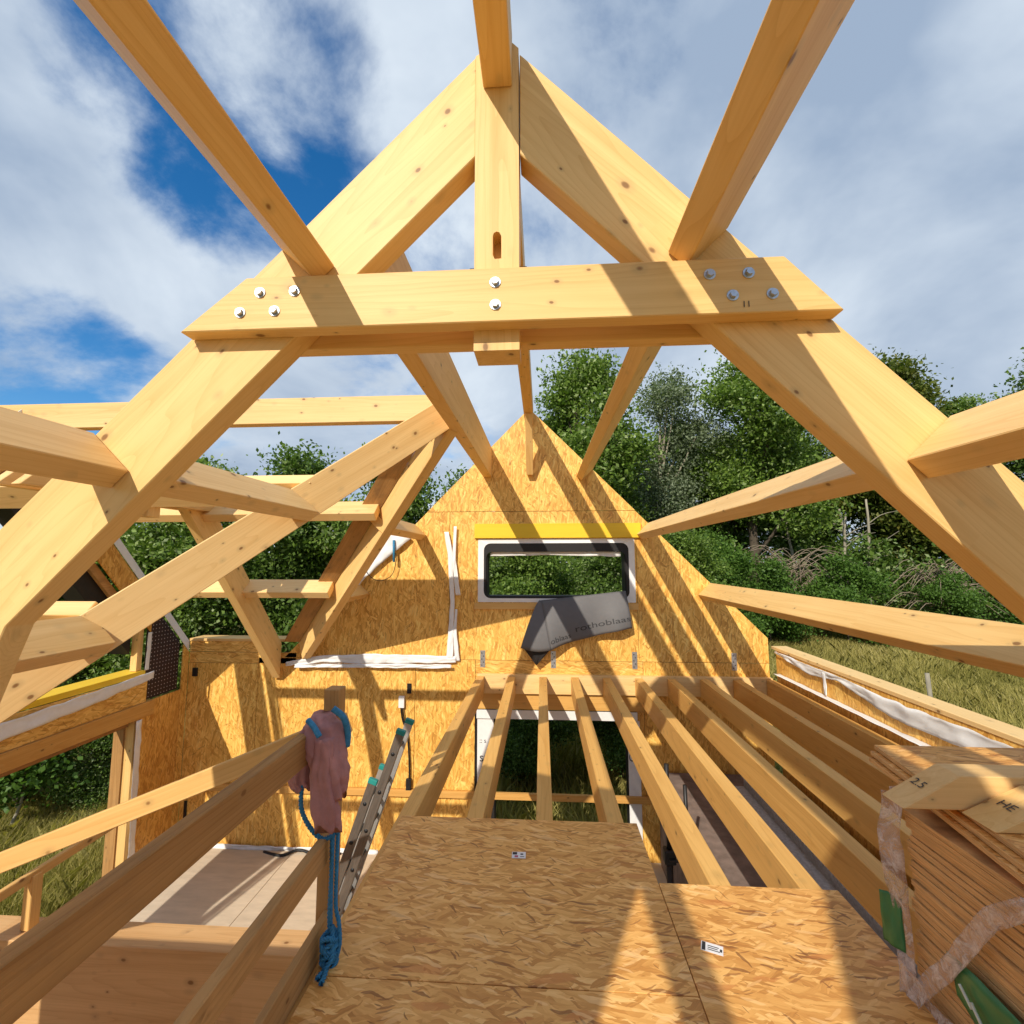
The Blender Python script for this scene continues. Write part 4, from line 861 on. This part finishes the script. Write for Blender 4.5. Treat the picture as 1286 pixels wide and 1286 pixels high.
t1 = make_tree('broadleaf_tree', 'rounded bright green tree directly behind the gable peak', 'tree', T3(1.9, 21.0), 12.3, 3.3, 11, 'leaf_mid', .105, 560, 140, .20, group=B, base=.15)
t2 = make_tree('pale_tree', 'silvery grey-leaved tree showing sky through its crown right of the peak', 'tree', T3(5.7, 22.5), 12.3, 2.5, 12, 'leaf_grey', .085, 320, 85, .17, 'palebark', .2, B, .42)
t3 = make_tree('tall_tree', 'tall open tree with dark forked limbs behind the right rafter', 'tree', T3(9.6, 22.0), 12.8, 3.0, 13, 'leaf_mid', .10, 340, 115, .26, group=B, base=.28, sig=.38)
t4 = make_tree('round_tree', 'dark rounded treetop above the right rafter, yellowing at the left', 'tree', T3(17.0, 24.5), 12.6, 3.6, 14, 'leaf_warm', .11, 560, 125, .24, group=B, base=.16)
t5 = make_tree('edge_tree', 'dark tree cut off by the right edge of the photo', 'tree', T3(25.0, 23.0), 12.9, 3.4, 15, 'leaf_dark', .11, 500, 120, .24, group=B, base=.12)
copy_tree(t3, T3(13.4, 26), 2.1, .82, 'dense dark tree half hidden behind the right rafter')
copy_tree(t1, T3(21.0, 27.5), 1.0, .80, 'green tree filling the gap beside the round dark treetop')
copy_tree(t1, T3(7.6, 25.5), 3.3, .80, 'green tree behind the silvery grey-leaved one')
copy_tree(t4, T3(11.0, 27), 4.0, .75, 'far tree glimpsed low between the forked limbs')
copy_tree(t1, T3(14.6, 29), 5.0, .88, 'far tree filling the wood between the forked tree and the round one')
copy_tree(t5, T3(4.2, 28), 2.5, .72, 'far tree showing low behind the right side of the gable peak')
copy_tree(t3, T3(18.6, 25.5), .6, .80, 'open-crowned tree under the round dark treetop')
copy_tree(t1, T3(24.5, 28), 2.2, .92, 'tree behind the one cut off by the right edge')
# pale bare trunks and dead branches under the canopy
for k, (x, y, h) in enumerate(((13.3, 21.2, 5.2), (14.2, 21.4, 5.6), (12.6, 20.8, 5.0), (11.2, 21.6, 4.8))):
    b0 = V(T3(x, y)); root = thing('bare_trunk', ['slim pale trunk in front of the dark undergrowth, leftmost of the group', 'tallest slim pale trunk in front of the dark undergrowth', 'pale trunk leaning right in front of the dark undergrowth', 'thin pale trunk set back behind the dead branches'][k], 'tree', b0, 'pale trunks at the wood edge')
    lean = (-.3, .15, .5, -.2)[k]
    pts = [b0+V((lean*f*f+.06*math.sin(9*f+k), 0, h*f)) for f in np.linspace(0, 1, 8)]; tube('trunk', pts, [.10*(1-.6*i/7) for i in range(8)], M['palebark'], root, 8)
    for j in range(7):
        f = .3+.1*j; p = b0+V((lean*f*f, 0, h*f)); a = random.uniform(0, 6.28); d = V((math.cos(a), math.sin(a)*.6, random.uniform(.1, .7)))
        tube('branch', smooth_path([p, p+d*.6, p+d*1.3+V((0, 0, random.uniform(-.4, .1)))], 3), [.025*(1-.12*i) for i in range(7)], M['palebark'], root, 5)
def dead(loc, label, n, L_, seed):
    r = random.Random(seed); root = thing('dead_branches', label, 'branches', loc, 'dead branches at the wood edge'); c = V(loc)
    for k in range(n):
        a = r.uniform(-.5, 3.6); p = c+V((r.uniform(-.5, .5), r.uniform(-.3, .3), r.uniform(.2, 1.6))); d = V((math.cos(a), r.uniform(-.5, .1), r.uniform(-.1, .6)))*L_*r.uniform(.5, 1)
        m_ = p+d*.5+V((0, 0, .12*L_)); tube('branch', smooth_path([p, m_, p+d+V((0, 0, -.18*L_))], 4), [.022*(1-.09*i) for i in range(9)], M['twig'], root, 4)
dead(V(T3(10.4, 20.3))+V((0, 0, 1.3)), 'pale tangle of dead branches left of the pale trunks', 60, 2.6, 3); dead(V(T3(16.2, 20.3))+V((0, 0, .8)), 'brown tangle of dead branches low at the right under the big rafter', 70, 2.8, 5)
# shrub and hedge kinds
h1 = make_tree('hedge_tree', 'leafy hedge tree left of centre behind the wing roof', 'tree', T3(-4.6, 13.6), 6.8, 1.9, 31, 'leaf_mid', .072, 520, 105, .12, group='hedge trees behind the wing', base=.05, sig=.26)
h2 = make_tree('hedge_tree', 'dark hedge tree behind the far slope of the wing', 'tree', T3(-7.2, 13.0), 7.0, 1.9, 32, 'leaf_dark', .072, 520, 105, .12, group='hedge trees behind the wing', base=.05, sig=.26)
for k, (src, x, y, rot, sc, lab) in enumerate(((h1, -9.6, 12.2, 1.0, .96, 'hedge tree seen under the wing collar'), (h2, -2.3, 14.6, 2.0, .93, 'hedge tree rising beside the left slope of the gable'), (h2, -12.3, 11.6, .5, .95, 'hedge tree at the far left behind the wing'),
        (h1, -.2, 13.2, 4.2, .74, 'dark bush filling the left of the letterbox window'), (h2, 2.0, 12.8, 3.0, .74, 'dark bush filling the right of the letterbox window'), (h1, 4.3, 14.6, 5.1, .68, 'bush behind the right foot of the gable'), (h1, -14.5, 9.2, 2.6, .9, 'hedge tree beyond the upper left opening'), (h2, -8.9, 7.9, 1.7, .34, 'low dark bush behind the sapling outside the left opening'), (h1, -10.1, 7.7, 3.7, .36, 'green bush at the left end of the left opening'), (h2, -.2, 9.6, 2.2, .40, 'dark thicket seen through the doorway at the left'), (h2, 1.5, 9.4, 5.2, .40, 'dark thicket seen through the doorway at the right'), (h2, -7.6, 8.1, 4.4, .34, 'low dense bush outside the left opening'))):
    copy_tree(src, T3(x, y), rot, sc, lab)
s1 = make_tree('shrub', 'bright green shrub with fine stems at the meadow edge', 'shrub', T3(11.6, 18.8), 3.3, 1.35, 41, 'leaf_fresh', .065, 200, 80, .035, group='shrubs at the meadow edge', base=.05, sig=.22, lobes_n=8)
for x, y, rot, sc, lab in ((8.6, 18.6, 1, .95, 'green shrub left of the bright one at the meadow edge'), (6.2, 16.5, 2, .70, 'green shrub close behind the right gable slope'), (16.0, 19.6, 3, .75, 'small shrub at the right under the pale trunks'), (7.2, 19.6, 5, 1.25, 'tall shrub under the silvery tree'), (19.5, 20.4, 4.4, .9, 'shrub at the foot of the far right wood')): copy_tree(s1, T3(x, y), rot, sc, lab)
wood = np.concatenate([crown_pts([(x, y, hgt(x, y)+1.6+.8*math.sin(x), 1.9) for x in np.arange(3, 36, 2.1) for y in (21.5, 23.5)]+[(x, 25.5, hgt(x, 25)+3.2+.7*math.sin(x*1.3), 2.2) for x in np.arange(1, 36, 2.2)], 1150, 62, .36, 51), crown_pts([(x, 17+abs(x+8)*.05, hgt(x, 17)+2.0, 2.2) for x in np.arange(-24, 3, 2.0)], 420, 40, .4, 52)])
me = leaf_mesh('undergrowth', wood, .13, M['leaf_dark'], seed=53); o = bpy.data.objects.new('undergrowth', me); COL.objects.link(o); place(o, T((0, 0, 0)), None); tag(o, 'dark undergrowth filling the foot of the wood', 'undergrowth', None, 'stuff')
# small sapling outside the left opening
make_tree('sapling', 'young tree with a bare stem outside the left ground-floor opening', 'tree', T3(-8.25, 7.2), 1.75, .62, 61, 'leaf_fresh', .055, 110, 40, .03, 'palebark', .42, 'sapling outside', .2, 7)
# grass
def grass(name, label, n, area, hmin, hmax, wd_, seed, lean=.55):
    r = np.random.default_rng(seed); x0, x1, y0, y1 = area; x = r.uniform(x0, x1, n); y = r.uniform(y0, y1, n)
    patch = np.array([mnoise.noise(V((a*.5, b*.5, seed))) for a, b in zip(x, y)]); h = r.uniform(hmin, hmax, n)*(1+.5*patch); z = np.array([hgt(a, b) for a, b in zip(x, y)])-.02
    a = r.uniform(0, 6.28, n); w = wd_*r.uniform(.6, 1.4, n); b = a*0+r.normal(.6+patch*5, 1.5, n); ln = lean*r.uniform(.2, 1.3, n)*h
    dx, dy = np.cos(a)*w, np.sin(a)*w; lx, ly = np.cos(b)*ln, np.sin(b)*ln
    P = np.empty((n, 5, 3)); P[:, 0] = np.c_[x-dx, y-dy, z]; P[:, 1] = np.c_[x+dx, y+dy, z]; P[:, 2] = np.c_[x+dx*.7+lx*.4, y+dy*.7+ly*.4, z+h*.6]; P[:, 3] = np.c_[x+lx, y+ly, z+h*.9]; P[:, 4] = np.c_[x-dx*.7+lx*.4, y-dy*.7+ly*.4, z+h*.6]
    me = bpy.data.meshes.new(name); me.vertices.add(5*n); me.vertices.foreach_set('co', P.ravel()); me.loops.add(5*n); me.loops.foreach_set('vertex_index', np.arange(5*n)); me.polygons.add(n); me.polygons.foreach_set('loop_start', np.arange(n)*5); me.polygons.foreach_set('loop_total', np.full(n, 5))
    at = me.attributes.new('rnd', 'FLOAT', 'POINT'); at.data.foreach_set('value', np.repeat(np.clip(r.random(n)*.75+patch*.35+.1, 0, 1), 5)); me.update(); me.materials.append(M['grass'])
    o = bpy.data.objects.new(name, me); COL.objects.link(o); place(o, T((0, 0, 0)), None); return tag(o, label, 'grass', None, 'stuff')
grass('meadow_grass', 'dry yellow meadow grass on the right', 230000, (3.6, 24, 4.5, 21), .12, .36, .008, 71)
grass('long_grass', 'long straw-coloured grass outside the left opening', 60000, (-11, -5.75, 3, 8.2), .2, .5, .0045, 72, .6)
grass('shade_grass', 'grass outside the doorway behind the gable', 9000, (-3, 4, 7.3, 11.5), .25, .6, .012, 73)
fp = tag(tube('fence_post', [T3(9.6, 12.6), tuple(V(T3(9.55, 12.6))+V((0, 0, 1.05)))], [.055, .05], M['palebark'], None, 8), 'short pale post standing in the meadow', 'post')
bm = bmesh.new(); bmesh.ops.create_icosphere(bm, subdivisions=2, radius=.32)
for v in bm.verts: v.co *= 1+.3*mnoise.noise(v.co*3); v.co.z *= .9
tag(from_bm('boulder', bm, M['palebark'], T(V(T3(7.3, 11.6))+V((0, 0, .2))), None, True), 'small grey boulder in the meadow by the corner of the gable', 'rock')
